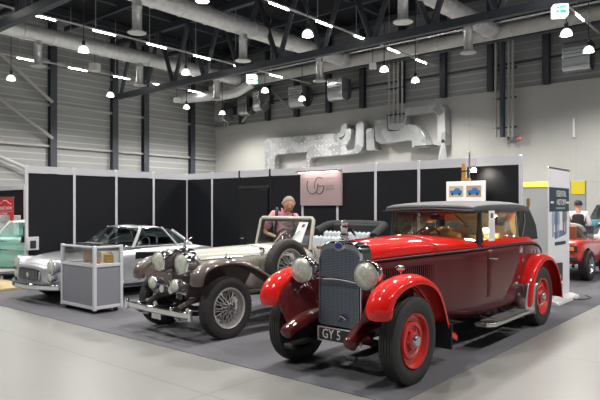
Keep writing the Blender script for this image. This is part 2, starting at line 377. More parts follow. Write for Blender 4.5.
bx('tube', (0, 0, 0), (.09, .08, .75), mat('tube_off', (.85, .85, .87), .3), t, bevel=.02); bx('clip', (0, .04, .3), (.14, .04, .06), NICKEL, t)

# ================================================================ LAMPS
M_BULB = mat('bulb_glow', (1, .97, .92), .3, emit=60)
M_SHADE = mat('prismatic_shade', (.9, .9, .88), .15, emit=1.2, emit_col=(1, .97, .9))
def make_pendant():
    t = thing('pendant_lamp', 'x', 'lamp')
    B().tube([(0, 0, .35), (0, 0, 4.9)], .016, 6).build('cable', M_STEEL, t)
    B().lathe([(.12, .045), (.27, .06), (.29, .04), (.34, .018)], 14).build('gear_housing', BLACKP, t)
    B().lathe([(.13, .045), (.10, .10), (.03, .15), (-.05, .165), (-.07, .165)], 22).build('shade', M_SHADE, t, solid=.008)
    B().lathe([(.08, .001), (.07, .04), (.02, .075), (-.05, .075), (-.09, .001)], 14).build('bulb', M_BULB, t)
    ld = bpy.data.lights.new('lamp_light', 'SPOT'); ld.energy = PENDANT_W; ld.color = PENDANT_COL; ld.spot_size = R(152); ld.spot_blend = .6; ld.shadow_soft_size = .2
    lo = bpy.data.objects.new('lamp_light', ld); COL.objects.link(lo); lo.parent = t; lo.location = (0, 0, -.16)
    return t
PL = [(-23.55, 10.2, 'pendant lamp at the far left edge, in front of the cladding wall'), (-17.5, 9.86, 'bright pendant lamp second from left, below the left round duct'),
      (-23.6, 14.6, 'pendant lamp left of the far truss end, against the cladding wall'), (-17.5, 14.0, 'pendant lamp hanging in front of the web of the far truss, left half'),
      (-23.55, 18.88, 'small distant pendant lamp right of the hanging white box'), (-23.55, 21.3, 'smallest pendant lamp, in the far hall corner'),
      (-10.9, 13.2, 'bright pendant lamp hanging top centre above the far truss'), (-17.6, 18.4, 'pendant lamp just below and right of the hanging exit sign'),
      (-17.6, 20.9, 'pendant lamp in front of the square grey blower unit'), (-11.55, 18.4, 'pendant lamp beside the plain hanging white box at centre right'),
      (-11.6, 20.8, 'pendant lamp over the upright leg of the wall ductwork'), (-5.1, 18.0, 'large bright pendant lamp at upper right under the round duct'),
      (-5.1, 20.4, 'pendant lamp in front of the right-hand blower unit'), (-11.0, 9.3, 'very bright pendant lamp cut by the top edge of the view')]
P0 = make_pendant()
def put_pendant(i, x, y, lab, g='glass pendant lamps'):
    t = P0 if i == 0 else copy_tree(P0); t.location = (x, y, 6.72); t['label'] = lab; t['group'] = g
for i, (x, y, lab) in enumerate(PL): put_pendant(i, x, y, lab)
for i, (x, y) in enumerate([(-17.5, 5.6), (-17.5, 1.2), (-11.2, 5.0), (-11.2, 1.0), (-5.1, 13.5), (-5.1, 9.3), (-5.1, 4.9), (-5.1, .5), (1.1, 9.3), (1.1, 4.9), (1.1, 13.5)]):
    put_pendant(1, x, y, 'pendant lamp of the rows overhead, above the frame', 'pendant lamps above the frame')

M_TUBE = mat('fluorescent_tube', (1, .98, .94), .3, emit=TUBE_EMIT)
M_TRK = mat('white_track', (.55, .56, .57), .4)
def track(x, y0, y1, ph, label, rods=True):
    t = thing('light_track', label, 'light track', (x, y0, 7.86))
    L = y1 - y0; bx('rail', (0, L / 2, .06), (.07, L, .05), M_TRK, t, bevel=.004)
    k = math.ceil((y0 - ph) / 2.25); y = ph + 2.25 * k
    while y + .88 < y1:
        bx('tube', (0, y - y0 + .44, 0), (.045, .88, .035), M_TUBE, t, bevel=.015)
        if rods: B().tube([(0, y - y0 + .1, .08), (0, y - y0 + .1, 2.7)], .014, 5).build('hanger_rod', mat('zinc_rod', (.45, .50, .52), .5), t)
        y += 2.25
track(-24.7, 9, 23, 10.95, 'slim light track beside the left cladding wall')
track(-18.8, 0, 23, 10.95, 'long light track with tubes over the left of the stand')
track(-12.2, -4, 23.6, 12.95, 'long light track with tubes descending through top centre')
track(-5.4, -4, 23, 20.1, 'light track at the upper right corner')
track(1.0, -4, 20, 12.95, 'light track over the open aisle, above the frame')

# hanging signs
M_GREEN = mat('sign_green', (.02, .75, .25), .5, emit=1.6); M_SIGN = mat('sign_white', (.85, 1, .9), .4, emit=2.6, emit_col=(.85, 1, .9))
def exit_sign(x, y, z, s, label, fill=True):
    t = thing('exit_sign' if fill else 'hanging_box', label, 'sign' if fill else 'box', (x, y, z), R(30))
    bx('light_box', (0, 0, 0), (s, s * .85, s * .85), M_SIGN if fill else mat('white_box', (.8, .8, .74), .5), t, bevel=.02)
    if fill:
        for rz in (0, pi / 2):
            M = Matrix.Rotation(rz, 4, 'Z'); b = B()
            b.box((-s * .25, -s * .5 + .02 * 0, s * .1), (s * .18, .05, s * .1), M).box((s * .12, -s * .5, -s * .15), (s * .4, .05, s * .2), M).box((s * .1, -s * .5, s * .2), (s * .45, .05, s * .1), M).box((-s * .25, -s * .5, -s * .15), (s * .22, .05, s * .14), M)
            b.build('pictogram', M_GREEN, t)
    B().tube([(0, 0, s * .4), (0, 0, 10.62 - z)], .012, 5).build('cable', M_STEEL, t)
exit_sign(-18.3, 18.3, 7.3, .42, 'glowing green and white exit sign hanging left of centre')
exit_sign(-4.72, 16.07, 6.78, .36, 'glowing green and white exit sign at upper right')
exit_sign(-24.5, 19.0, 7.2, .28, 'plain white box hanging before the left cladding wall', False)
exit_sign(-12.9, 19.7, 7.3, .28, 'plain white box hanging right of top centre', False)
exit_sign(-23.9, 14.0, 7.9, .4, 'white box on the round duct beside a drop nozzle at left', False)

# ================================================================ STAND WALLS
M_PANEL = mat('black_panel', (.009, .010, .013), .45, noise=.1, nscale=.8, spec=.25)
M_POST = mat('pale_alu', (.60, .60, .64), .4, .2)
H = 2.5
t = thing('partition_wall', 'left run of black stand partitions behind the silver coupe', 'partition', (-11.75, 9.43, 0))
for k in range(4):
    bx('panel', (0, -.505 - 1.01 * k, 1.19), (.03, .96, 2.3), M_PANEL, t, bevel=0)
    bx('fascia', (0, -.505 - 1.01 * k, 2.42), (.05, .96, .14), M_POST, t, bevel=0)
for k in range(5): bx('post', (0, .0 - 1.01 * k, 1.25), (.055, .055, 2.5), M_POST, t, bevel=.008)
t = thing('partition_wall', 'rear run of black stand partitions behind the cream and red cars', 'partition', (-11.75, 9.43, 0))
xs = [0, .96, 2.95] + [3.84 + .92 * k for k in range(6)]
xs = [0.03, .98, 1.93, 2.9, 3.84, 4.75, 5.65, 6.57, 7.46, 8.39]
for i in range(9):
    w = xs[i + 1] - xs[i] - .05; c = (xs[i + 1] + xs[i]) / 2
    bx('panel', (c, 0, 1.19), (w, .03, 2.3), M_PANEL, t, bevel=0)
    bx('fascia', (c, 0, 2.42), (w, .05, .14), M_POST, t, bevel=0)
for i, x in enumerate(xs):
    if i == 0: continue
    bx('post', (x, 0, 1.25), (.055, .055, 2.5), M_PANEL if i in (2, 3) else M_POST, t, bevel=.008)
# cupboard door in the partition
d = bx('door', (2.42, -.05, 1.03), (.86, .03, 2.04), mat('black_door', (.012, .012, .014), .3), t, bevel=.004)
bx('door_frame', (2.42, -.05, 2.10), (.96, .02, .06), BLACKP, d, bevel=.003)
B().tube([(2.06, -.06, .95), (2.06, -.12, .95), (2.18, -.12, .95)], .014, 8).build('handle', NICKEL, d)

# sign
t = thing('stand_sign', 'pinkish square stand sign with thin letters on the rear partition', 'sign', (-7.4, 9.385, 2.05))
M_PINK = mat('dusty_pink_board', (.36, .27, .27), .45)
bx('board', (0, 0, 0), (1.06, .05, .72), M_PINK, t, bevel=.004)
bx('lamp_bar', (0, -.09, .34), (1.08, .16, .04), M_PINK, t, bevel=.006)
bx('light_strip', (0, -.1, .315), (.98, .03, .012), mat('warm_strip', (1, .9, .85), .4, emit=22), t, bevel=0)
M_INK = mat('slate_ink', (.06, .07, .10), .4)
def arc3(cx, cz, rx, rz, a0, a1, k=16): return [(cx + rx * cos(R(a0 + (a1 - a0) * i / k)), -.03, cz + rz * sin(R(a0 + (a1 - a0) * i / k))) for i in range(k + 1)]
bx('letter', (0, 0, 0), (.001, .001, .001), M_INK, t, bevel=0) if 0 else None
B().tube(arc3(-.20, .05, .145, .17, 140, 372), .009, 6).build('letter', M_INK, t)
B().tube(arc3(-.02, .05, .125, .17, 48, 205) , .007, 6).build('letter', M_INK, t)
B().tube(arc3(-.02, .05, .125, .17, 235, 350) + [(.105, -.03, .04), (-.055, -.03, .04)], .008, 6).build('letter', M_INK, t)
text('CLASSIC', .05, mat('pale_ink', (.22, .18, .20), .5), t, (.25, -.028, .035), (R(90), 0, 0))
text('GROUP', .06, mat('mid_ink', (.14, .13, .16), .5), t, (.25, -.028, -.03), (R(90), 0, 0))

# picture light box over the red car
t = thing('picture_panel', 'small white panel with two blue vintage cars above the red car roof', 'picture', (-4.2, 9.22, 1.92))
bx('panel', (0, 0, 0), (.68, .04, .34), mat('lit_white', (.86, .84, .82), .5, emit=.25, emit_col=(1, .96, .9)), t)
SKYB = mat('print_blue', (.05, .22, .55), .5); BEI = mat('print_beige', (.55, .42, .30), .5)
for x, bgm in ((-.16, mat('print_cream', (.66, .58, .42), .5)), (.15, BEI)):
    q = bx('photograph', (x, -.022, .0), (.26, .006, .19), bgm, t, bevel=0)
    B().prism([(x + a_, z_) for a_, z_ in [(-.1, -.03), (-.11, .01), (-.04, .02), (-.01, .055), (.05, .06), (.08, .02), (.11, .01), (.105, -.03), (.07, -.05), (-.07, -.05)]], -.026, -.029, 'Y').build('car_print', SKYB, q, smooth=False)
    for s in (-.065, .065): B().prism([(x + s + .022 * cos(a * .7), -.045 + .022 * sin(a * .7)) for a in range(9)], -.0295, -.031, 'Y').build('wheel_print', BLACKP, q, smooth=False)
t = thing('clamp_lamp', 'small clamp spotlight on a wooden block over the picture panel', 'lamp', (-4.2, 9.3, 2.5))
bx('rod', (.05, -.04, -.22), (.025, .025, .62), NICKEL, t)
OCH = mat('ochre_wood', (.50, .25, .06), .6)
bx('block', (-.05, -.05, -.24), (.05, .05, .26), OCH, t); bx('block', (0.0, -.06, -.39), (.14, .07, .06), OCH, t)
bx('arm', (.03, -.08, -.24), (.26, .02, .02), BLACKP, t)
B().lathe([(0, .001), (0, .04), (.05, .045), (.07, .03), (.08, .001)], 14, Matrix.Translation((.16, -.12, -.27))).build('spot_head', mat('spot_bulb', (1, .93, .8), .3, emit=9), t)
ld = bpy.data.lights.new('lamp_light', 'SPOT'); ld.energy = 10; ld.color = (1, .9, .75); ld.spot_size = R(70); ld.shadow_soft_size = .04
lo = bpy.data.objects.new('lamp_light', ld); COL.objects.link(lo); lo.parent = t; lo.location = (.2, -.18, -.28); lo.rotation_euler = (R(70), 0, R(-20))
t = thing('grey_cone', 'pale grey pointed furled cover standing up behind the rear partition', 'cone', (-4.9, 9.8, 0))
B().lathe([(0, .14), (1.0, .13), (2.4, .09), (2.75, .045), (2.84, .02), (2.86, .001)], 14).build('cover', mat('grey_cloth', (.5, .5, .54), .8), t)
B().lathe([(2.83, .03), (2.88, .028), (2.9, .001)], 10).build('tip', BLACKP, t)
# socket box at left wall end
t = thing('power_box', 'small grey electrical box on the left partition end', 'box', (-11.66, 5.46, .93))
bx('case', (0, 0, 0), (.08, .24, .26), M_POST, t); bx('socket', (.045, 0, -.02), (.01, .12, .16), BLACKP, t)

# ================================================================ DISPLAY CASE
t = thing('display_case', 'grey showcase on castors with glass top beside the silver coupe', 'showcase', (-8.72, 5.05, 0))
w, dp = .98, .46
for x in (-w / 2, w / 2):
    for y in (-dp / 2, dp / 2): bx('post', (x, y, .56), (.05, .05, 1.0), M_POST, t)
M_GP = mat('grey_laminate', (.20, .205, .235), .55)
for y in (-dp / 2, dp / 2):
    bx('side_panel', (0, y, .42), (w - .05, .02, .6), M_GP, t, bevel=0); bx('glass_pane', (0, y, .90), (w - .05, .006, .24), CGLASS, t, bevel=0)
    for z in (.1, .75, 1.035): bx('rail', (0, y, z), (w - .05, .045, .05 if z < 1 else .03), M_POST, t)
for x in (-w / 2, w / 2):
    bx('side_panel', (x, 0, .42), (.02, dp - .05, .6), M_GP, t, bevel=0); bx('glass_pane', (x, 0, .90), (.006, dp - .05, .24), CGLASS, t, bevel=0)
    for z in (.1, .75, 1.035): bx('rail', (x, 0, z), (.045, dp - .05, .05 if z < 1 else .03), M_POST, t)
bx('shelf', (0, 0, .765), (w - .06, dp - .06, .02), mat('white_laminate', (.7, .7, .72), .4), t); bx('glass_top', (0, 0, 1.055), (w, dp, .008), CGLASS, t, bevel=0)
for x in (-.42, .42):
    for y in (-.18, .18):
        B().lathe([(-.015, .001), (-.015, .035), (.015, .035), (.015, .001)], 14, Matrix.Translation((x, y, .035)), axis='X').build('caster', BLACKP, t)
        bx('caster_plate', (x, y, .075), (.05, .04, .02), NICKEL, t)
def item(name, lab, cat, c, d, m, grp=None, rz=0):
    o = B().box((0, 0, d[2] / 2), d).build(name, m, None, bevel=.003, loc=(t.location.x + c[0], t.location.y + c[1], .777), rot=(0, 0, rz)); tag(o, lab, cat, grp); return o
CARD = mat('cardboard', (.48, .36, .24), .8); CARD2 = mat('pale_box', (.62, .55, .42), .8)
item('cardboard_box', 'brown cardboard box at the left inside the showcase', 'box', (-.12, .05), (.22, .12, .17), CARD, None, .1)
item('cardboard_box', 'paler cardboard box right of the brown one in the showcase', 'box', (.14, .12), (.14, .12, .16), CARD2, None, -.1)
item('ochre_tin', 'ochre tin at the right inside the showcase', 'tin', (.37, .08), (.12, .1, .13), mat('ochre', (.50, .30, .07), .5))
item('white_carton', 'slim white carton at the right end of the showcase', 'box', (.43, .17), (.05, .08, .17), WHITE)
item('model_part', 'small orange model part lying in the showcase', 'model', (.36, -.14), (.14, .05, .035), mat('orange_red', (.7, .12, .03), .4), None, .4)
item('small_block', 'small dark block beside the orange part in the showcase', 'block', (.25, -.08), (.09, .06, .05), mat('brown', (.15, .07, .04), .5), None, .2)
item('booklet', 'flat pale booklet at the front of the showcase', 'booklet', (-.2, -.14), (.26, .14, .012), WHITE, None, .15)
item('red_badge', 'tiny red badge on the showcase floor', 'badge', (.1, -.15), (.05, .04, .02), mat('badge_red', (.6, .03, .03), .4))
tr = thing('black_tray', 'flat black tray lying on the glass top of the showcase', 'tray', (-8.74, 5.07, 1.062))
bx('base', (0, 0, .008), (.44, .26, .014), BLACKP, tr); bx('rim', (0, -.13, .015), (.44, .015, .025), BLACKP, tr)

# information stands
def info_stand(x, y, z, rz, label, w=.42):
    t = thing('information_stand', label, 'stand', (x, y, 0), rz)
    B().lathe([(0, .001), (0, .17), (.012, .17), (.02, .03), (.02, .001)], 24).build('base', NICKEL, t)
    B().tube(spline([(0, 0, .015), (0, .0, .25), (0, -.04, z - .22), (0, -.12, z - .03)], 6), .016, 8).build('stem', CHROME, t)
    M = Matrix.Translation((0, -.10, z)) @ Matrix.Rotation(R(78), 4, 'X')
    B().box((0, 0, 0), (w, .12, .04), M).build('panel', mat('matt_black', (.008, .008, .009), .8, spec=.1), t, bevel=.004)
    B().box((0, -.068, .0), (w, .014, .045), M).build('lip', CHROME, t)
info_stand(-8.85, 6.25, .80, R(40), 'black tilted information panel beside the silver coupe door')
info_stand(-12.3, 5.75, .98, R(20), 'black information panel behind the left front of the silver coupe', .34)
# ================================================================ CAR PARTS
def tyre(parent, x, y, R0, w, side=1, block=False, z=None, hole=.62):
    """tyre around the local X axis; side=+1 shows its outer face towards +x"""
    h = w / 2; z = R0 if z is None else z; ri = R0 * hole
    prof = [(-h * .75, ri), (-h, ri + (R0 - ri) * .35), (-h * .98, R0 * .90), (-h * .8, R0 * .985), (-h * .62, R0), (-h * .5, R0), (-h * .46, R0 - .008), (-h * .4, R0), (-h * .2, R0 + .002), (-h * .16, R0 - .008), (-h * .1, R0 + .003),
            (h * .1, R0 + .003), (h * .16, R0 - .008), (h * .2, R0 + .002), (h * .4, R0), (h * .46, R0 - .008), (h * .5, R0), (h * .62, R0), (h * .8, R0 * .985), (h * .98, R0 * .90), (h, ri + (R0 - ri) * .35), (h * .75, ri)]
    mod = (lambda i, k, q: q - (.012 if (k % 2 and 2 <= i <= 19 and (i in (2, 3, 4, 17, 18, 19))) else 0)) if block else None
    return B().lathe(prof, 96 if block else 48, axis='X', mod=mod).build('wheel', RUBBER, parent, loc=(x, y, z))
def disc_rim(wh, R0, w, s, col, capm=NICKEL):
    ri = R0 * .62; h = w / 2 * s
    B().lathe([(h * .75, ri + .005), (h * .9, ri), (h * .8, ri - .015), (h * .35, ri - .03), (h * .3, ri * .72), (h * .55, ri * .68), (h * .6, ri * .55), (h * .4, ri * .5), (h * .38, ri * .38), (h * .7, ri * .33), (h * .75, ri * .1), (h * .75, .001)], 40, axis='X').build('wheel_disc', col, wh)
    B().lathe([(h * .6, .062), (h * 1.0, .06), (h * 1.15, .05), (h * 1.2, .03), (h * 1.2, .001)], 8, axis='X').build('hub_cap', capm, wh)
    b = B()
    for k in range(6):
        a = k * pi / 3; b.lathe([(h * .45, .012), (h * .62, .012), (h * .62, .001)], 6, Matrix.Translation((0, .105 * cos(a), .105 * sin(a))), axis='X')
    b.build('wheel_nuts', col, wh)
    B().lathe([(-h * .7, ri), (-h * .2, ri - .02), (-h * .2, .001)], 24, axis='X').build('brake_drum', DARKM, wh)
def wire_rim(wh, R0, w, s, col, n=48):
    ri = R0 * .64; h = w / 2 * s
    B().lathe([(h * .75, ri + .01), (h * .95, ri + .004), (h * .85, ri - .014), (h * .4, ri - .02), (0, ri - .045), (-h * .4, ri - .02), (-h * .8, ri)], 48, axis='X').build('rim', col, wh)
    b = B()
    for k in range(n):
        a = 2 * pi * k / n; d = .42 * (1 if k % 2 else -1); rh = .045 if k % 4 < 2 else .06; xh = h * (.95 if k % 4 < 2 else .1)
        b.tube([(xh, rh * cos(a + d), rh * sin(a + d)), (h * (.15 if k % 3 else .5), (ri - .02) * cos(a), (ri - .02) * sin(a))], .0035, 4)
    b.build('wire_spokes', col, wh)
    B().lathe([(-h * .5, .05), (h * 1.0, .05), (h * 1.05, .035), (h * 1.2, .033), (h * 1.2, .001)], 20, axis='X').build('hub', CHROME, wh)
    b = B()
    for q in (1, -1): b.box((h * 1.12, 0, 0), (.02, .15, .018), Matrix.Rotation(q * .6, 4, 'X'))
    b.build('knock_off_nut', CHROME, wh)
    B().lathe([(-h * .5, .16), (-h * .1, .16), (-h * .1, .001)], 24, axis='X').build('brake_drum', DARKM, wh)

def headlamp(parent, x, y, z, r, d=.2, name='headlamp', shell=CHROME):
    M = Matrix.Translation((x, y, z))
    q = B().lathe([(d, .001), (d * .97, r * .3), (d * .75, r * .72), (d * .4, r * .93), (.03, r), (.0, r * 1.05), (-.02, r * 1.04), (-.03, r * .97), (-.015, r * .93)], 32, M, axis='Y').build(name, shell, parent)
    B().lathe([(-.015, r * .94), (-.035, r * .8), (-.052, r * .4), (-.056, .001)], 28, M, axis='Y').build('lens', LENS, q)
    return q

def fender(parent, name, path, xc, hw, m, crown=.05, lip=.03, hwf=None, n=6):
    """crowned mudguard swept along a side-view path of (y, z)"""
    P = spline(path, n); N = len(P); b = B(); rings = []
    T = [-1, -.96, -.8, -.5, -.2, .2, .5, .8, .96, 1]
    for i, (y, z) in enumerate(P):
        a = P[max(0, i - 1)]; c = P[min(N - 1, i + 1)]; ty, tz = c[0] - a[0], c[1] - a[1]; l = sqrt(ty * ty + tz * tz); ny, nz = -tz / l, ty / l
        if ny * 0 + nz < 0 and abs(nz) > .5: ny, nz = -ny, -nz
        f = i / (N - 1); k = hwf(f) if hwf else 1
        e = min(1, f / .05) ** .5 if f < .05 else 1; k *= .8 + .2 * e
        r = []
        for t in T:
            o = crown * (1 - abs(t) ** 2.4) - (lip if abs(t) == 1 else 0)
            r.append((xc + hw * k * t, y + ny * o, z + nz * o))
        rings.append(r)
    b.loft(rings, closed=False, cap=False)
    o = b.build(name, m, parent, solid=.012, sub=1); return o, P

def ribbon(pts, w, axis):   # flat strip along pts widened along an axis vector
    a = Vector(axis) * w / 2; b = B(); b.loft([[tuple(Vector(p) - a), tuple(Vector(p) + a)] for p in pts], closed=False, cap=False); return b

# ================================================================ RED DROPHEAD (local: y=0 front axle, +y rearwards)
red = thing('vintage_car', 'red and burgundy vintage saloon with black cloth roof, nearest the viewer', 'car', (-3.46, 4.86, 0))
RW, RR_ = .41, 3.60
for (x, y, s) in ((-.675, 0, -1), (.675, 0, 1), (-.675, RR_, -1), (.675, RR_, 1)):
    wh = tyre(red, x, y, RW, .185, s, hole=.64); disc_rim(wh, RW, .185, s, WHEELRED)
# lower body (burgundy) from radiator to tail
ST = [(-.10, .25, .60, 1.12), (.20, .285, .58, 1.125), (.60, .35, .54, 1.135), (1.0, .43, .48, 1.145), (1.35, .52, .40, 1.155), (1.75, .60, .35, 1.165), (2.2, .635, .33, 1.17), (2.8, .65, .33, 1.17), (3.3, .64, .36, 1.16), (3.75, .60, .42, 1.13), (4.1, .55, .45, 1.04), (4.35, .48, .47, .92), (4.55, .40, .5, .76), (4.66, .28, .52, .62)]
def bodyring(y, w, zl, zb, k=8):
    r = []
    for s in (-1, 1):
        q = [(s * w * (.90 + .10 * sin(pi * .5 * min(1, i / (k * .45)))), y, zl + (zb - zl) * i / k) for i in range(k + 1)]
        r += q if s < 0 else q[::-1]
    return r
b = B(); b.loft([bodyring(*s) for s in spline(ST, 4)], closed=False, cap=False)
# keep the middle (top) open for the cabin: build the two flanks and the tail deck separately
b = B()
SS = spline(ST, 4)
for s in (-1, 1): b.loft([[(s * x[0] if 0 else x[0], x[1], x[2]) for x in bodyring(*q)[(0 if s < 0 else 9):(9 if s < 0 else 18)]] for q in SS], closed=False, cap=False)
q0, q1 = SS[-1], SS[-1]; b.plane([(-q0[1], q0[0], q0[2]), (q0[1], q0[0], q0[2]), (q0[1], q0[0], q0[3]), (-q0[1], q0[0], q0[3])])
b.loft([[(s[1] * cos(pi * (1 - i / 8)), s[0], s[3] + .05 * sin(pi * i / 8)) for i in range(9)] for s in SS if s[0] > 3.74], closed=False, cap=False)
b.build('lower_body', MAROON, red, solid=.012)
# floor / underside
B().loft([[(-s[1] * .9, s[0], s[2] + .02), (s[1] * .9, s[0], s[2] + .02)] for s in SS], closed=False, cap=False).build('underside', DARKM, red, solid=.02)
# chassis rails
for s in (-1, 1):
    B().tube(spline([(s * .36, -.45, .46), (s * .36, -.15, .50), (s * .36, .4, .50), (s * .38, 2, .42), (s * .38, 3.2, .46), (s * .38, 4.4, .55)], 5), .045, 8).build('chassis_rail', DARKM, red)
# bonnet and cowl (bright red) above the belt
def topring(y, w, zb, zt, k=12, p=.62):
    return [(w * -cos(pi * i / k) if 1 else 0, y, zb + (zt - zb) * max(0, sin(pi * i / k)) ** p) for i in range(k + 1)]
HT = [(-.10, .25, 1.12, 1.30), (.20, .285, 1.125, 1.315), (.60, .35, 1.135, 1.325), (1.0, .43, 1.145, 1.335), (1.35, .52, 1.155, 1.325), (1.75, .60, 1.165, 1.30), (1.80, .606, 1.166, 1.285)]
HS = spline(HT, 4)
i_cut = [i for i, h in enumerate(HS) if h[0] >= 1.0][0]
B().loft([topring(*h) for h in HS[:i_cut + 1]], closed=False, cap=False).build('bonnet', RED, red, solid=.01)
B().loft([topring(h[0] + (.006 if i == 0 else 0), *h[1:]) for i, h in enumerate(HS[i_cut:])], closed=False, cap=False).build('cowl', RED, red, solid=.01)
B().tube([(0, -.08, 1.318), (0, .6, 1.338), (0, 1.0, 1.345)], .007, 6).build('bonnet_hinge', CHROME, red)
# red upper band along doors
for s in (-1, 1):
    pts = [q for q in SS if 1.84 <= q[0] <= 3.95]
    B().loft([[(s * q[1], q[0], q[3]), (s * (q[1] - .008), q[0], q[3] + .05 * (1 if q[0] < 3.6 else .6)), (s * (q[1] - .03), q[0], q[3] + .088 * (1 if q[0] < 3.6 else .5)), (s * (q[1] - .07), q[0], q[3] + .09 * (1 if q[0] < 3.6 else .4))] for q in pts], closed=False, cap=False).build('waist_band', RED, red, solid=.012)
    ribbon([(s * (q[1] + .012), q[0], q[3]) for q in SS if q[0] < 4.45], .022, (0, 0, 1)).build('belt_moulding', BLACKP, red, solid=.012)
# doors: one large door each side shown by its shut lines and handle
for s in (-1, 1):
    dr = [q for q in SS if 1.95 <= q[0] <= 3.15]
    d = B().loft([[(s * (q[1] * (.90 + .10 * sin(pi * .5 * min(1, i / 3.6))) + .006), q[0], q[2] + .05 + (q[3] - q[2] - .07) * i / 8) for i in range(9)] for q in dr], closed=False, cap=False).build('door', MAROON, red, solid=.008)
    B().tube([(s * .63, 2.02, 1.04), (s * .675, 2.03, 1.04), (s * .68, 2.14, 1.03)], .011, 8).build('door_handle', CHROME, d)
    B().tube([(s * .655, 2.9, .5), (s * .665, 2.9, .5), (s * .67, 2.9, .53)], .012, 6).build('hinge', CHROME, d)
    # bonnet louvre panel
    b = B()
    for k in range(26):
        y = .18 + k * .033; w = .25 + (y + .1) * .155
        b.box((s * (w + .012), y, .90), (.012, .010, .27))
    b.build('bonnet_louvres', MAROON, red)
    B().lathe([(0, .014), (.03, .014), (.03, .001)], 10, Matrix.Translation((s * .46, 1.0, .72)), axis='X').build('bonnet_catch', CHROME, red)
    # sidelamp on wing
    B().lathe([(-.06, .001), (-.055, .02), (-.03, .034), (.03, .03), (.06, .001)], 14, Matrix.Translation((s * .58, .02, 1.075)), axis='Y').build('side_lamp', CHROME, red)
    B().tube([(s * .58, .02, .99), (s * .58, .02, 1.05)], .008, 6).build('lamp_stalk', CHROME, red)
# wings
FP = [(-.485, .67), (-.495, .74), (-.46, .82), (-.40, .88), (-.28, .935), (-.10, .965), (.08, .965), (.24, .93), (.40, .85), (.52, .74), (.62, .60), (.71, .46), (.81, .335), (.96, .27)]
RP = [(2.98, .34), (3.0, .47), (3.07, .64), (3.19, .79), (3.36, .89), (3.55, .945), (3.74, .945), (3.92, .895), (4.08, .80), (4.20, .66), (4.28, .50), (4.34, .30)]
for s in (-1, 1):
    o, P = fender(red, 'front_wing', FP, s * .655, .132, RED, .055, .035, lambda f: 1 if f < .6 else 1 - (f - .6) * 1.3)
    # valance between wing and chassis
    rings = []
    for (y, z) in P[0:int(len(P) * .86)]:
        f = max(0, min(1, (y + .50) / .5)); yi = -.50 + (y + .50) * 1.0; zi = .44 + .08 * f; xo = s * .53
        r = []
        for k in range(7):
            u = k / 6; r.append((xo + (s * .36 - xo) * (u ** .8), y + (yi - y) * u, (z - .01) + (zi - z + .01) * (1 - (1 - u) ** 1.35)))
        rings.append(r)
    B().loft(rings, closed=False, cap=False).build('wing_valance', MAROON, red, solid=.008, sub=1)
    o, P = fender(red, 'rear_wing', RP, s * .672, .135, RED, .05, .035)
    B().loft([[(s * .55, y, z - .01), (s * .56, 3.6 + (y - 3.6) * .85, .34 + (z - .34) * .8)] for y, z in P], closed=False, cap=False).build('rear_wing_valance', MAROON, red, solid=.008)
    # polished stone guard on the leading edge of the rear wing
    gp = [(3.0, .24), (2.985, .30)] + [p for p in P if p[0] < 3.2 and p[1] < .66]
    gr = []
    for y, z in gp:
        gr.append([(s * .672 + .152 * t, y - .02 + .10 * (t > .84 or t < -1.4) - .055 * max(0, 1 - abs(t) ** 2.2), z) for t in (-1.75, -1.3, -.85, -.5, 0, .5, .85, 1)])
    B().loft(gr, closed=False, cap=False).build('stone_guard', NICKEL, red, solid=.006)
    # flat maroon plate and step
    st = B().prism([(s * .62, 1.62), (s * .62, 2.86), (s * .83, 2.86), (s * .83, 1.80), (s * .81, 1.70), (s * .76, 1.64)], .275, .325, 'Z').build('step', ALU if 0 else NICKEL, red, bevel=.01)
    B().prism([(s * .64, 1.75), (s * .64, 2.82), (s * .80, 2.82), (s * .80, 1.85)], .326, .333, 'Z').build('rubber_mat', mat('grey_rubber', (.09, .09, .09), .7), st)
    for k in range(2): B().box((s * .58, 1.95 + .6 * k, .32), (.3, .05, .03)).build('step_bracket', DARKM, red)
    # bulbous chassis end cover
    B().tube(spline([(s * .385, -.56, .40), (s * .385, -.54, .415), (s * .38, -.46, .455), (s * .37, -.34, .50), (s * .36, -.2, .53), (s * .36, .0, .54)], 4), [.022, .04, .052, .062] + [.07] * 5 + [.075] * 12, 12, cap=True).build('chassis_end_cover', MAROON, red, sub=0)
    B().tube([(s * .38, -.50, .30), (s * .38, -.25, .29), (s * .38, .35, .30), (s * .38, .6, .42)], [.02, .035, .035, .02], 8).build('leaf_spring', DARKM, red)
    B().lathe([(-.05, .001), (-.05, .026), (.05, .026), (.05, .001)], 10, Matrix.Translation((s * .38, -.50, .28)), axis='X').build('shackle', DARKM, red)
# front apron between the rails, axle
ap = B().loft([[(-.36, y, z - .05), (-.2, y, z), (0, y, z + .005), (.2, y, z), (.36, y, z - .05)] for y, z in ((-.13, .36), (-.12, .44), (-.08, .50), (-.0, .52), (.1, .52))], closed=False, cap=False)
ap.build('front_apron', MAROON, red, solid=.01)
B().tube([(-.62, 0, .40), (-.4, 0, .33), (0, 0, .31), (.4, 0, .33), (.62, 0, .40)], .035, 8).build('front_axle', DARKM, red)
B().tube([(-.62, 3.6, .41), (.62, 3.6, .41)], .05, 8).build('rear_axle', DARKM, red)
B().box((.0, .7, .42), (.4, 1.2, .2)).build('engine_sump', DARKM, red, bevel=.04)
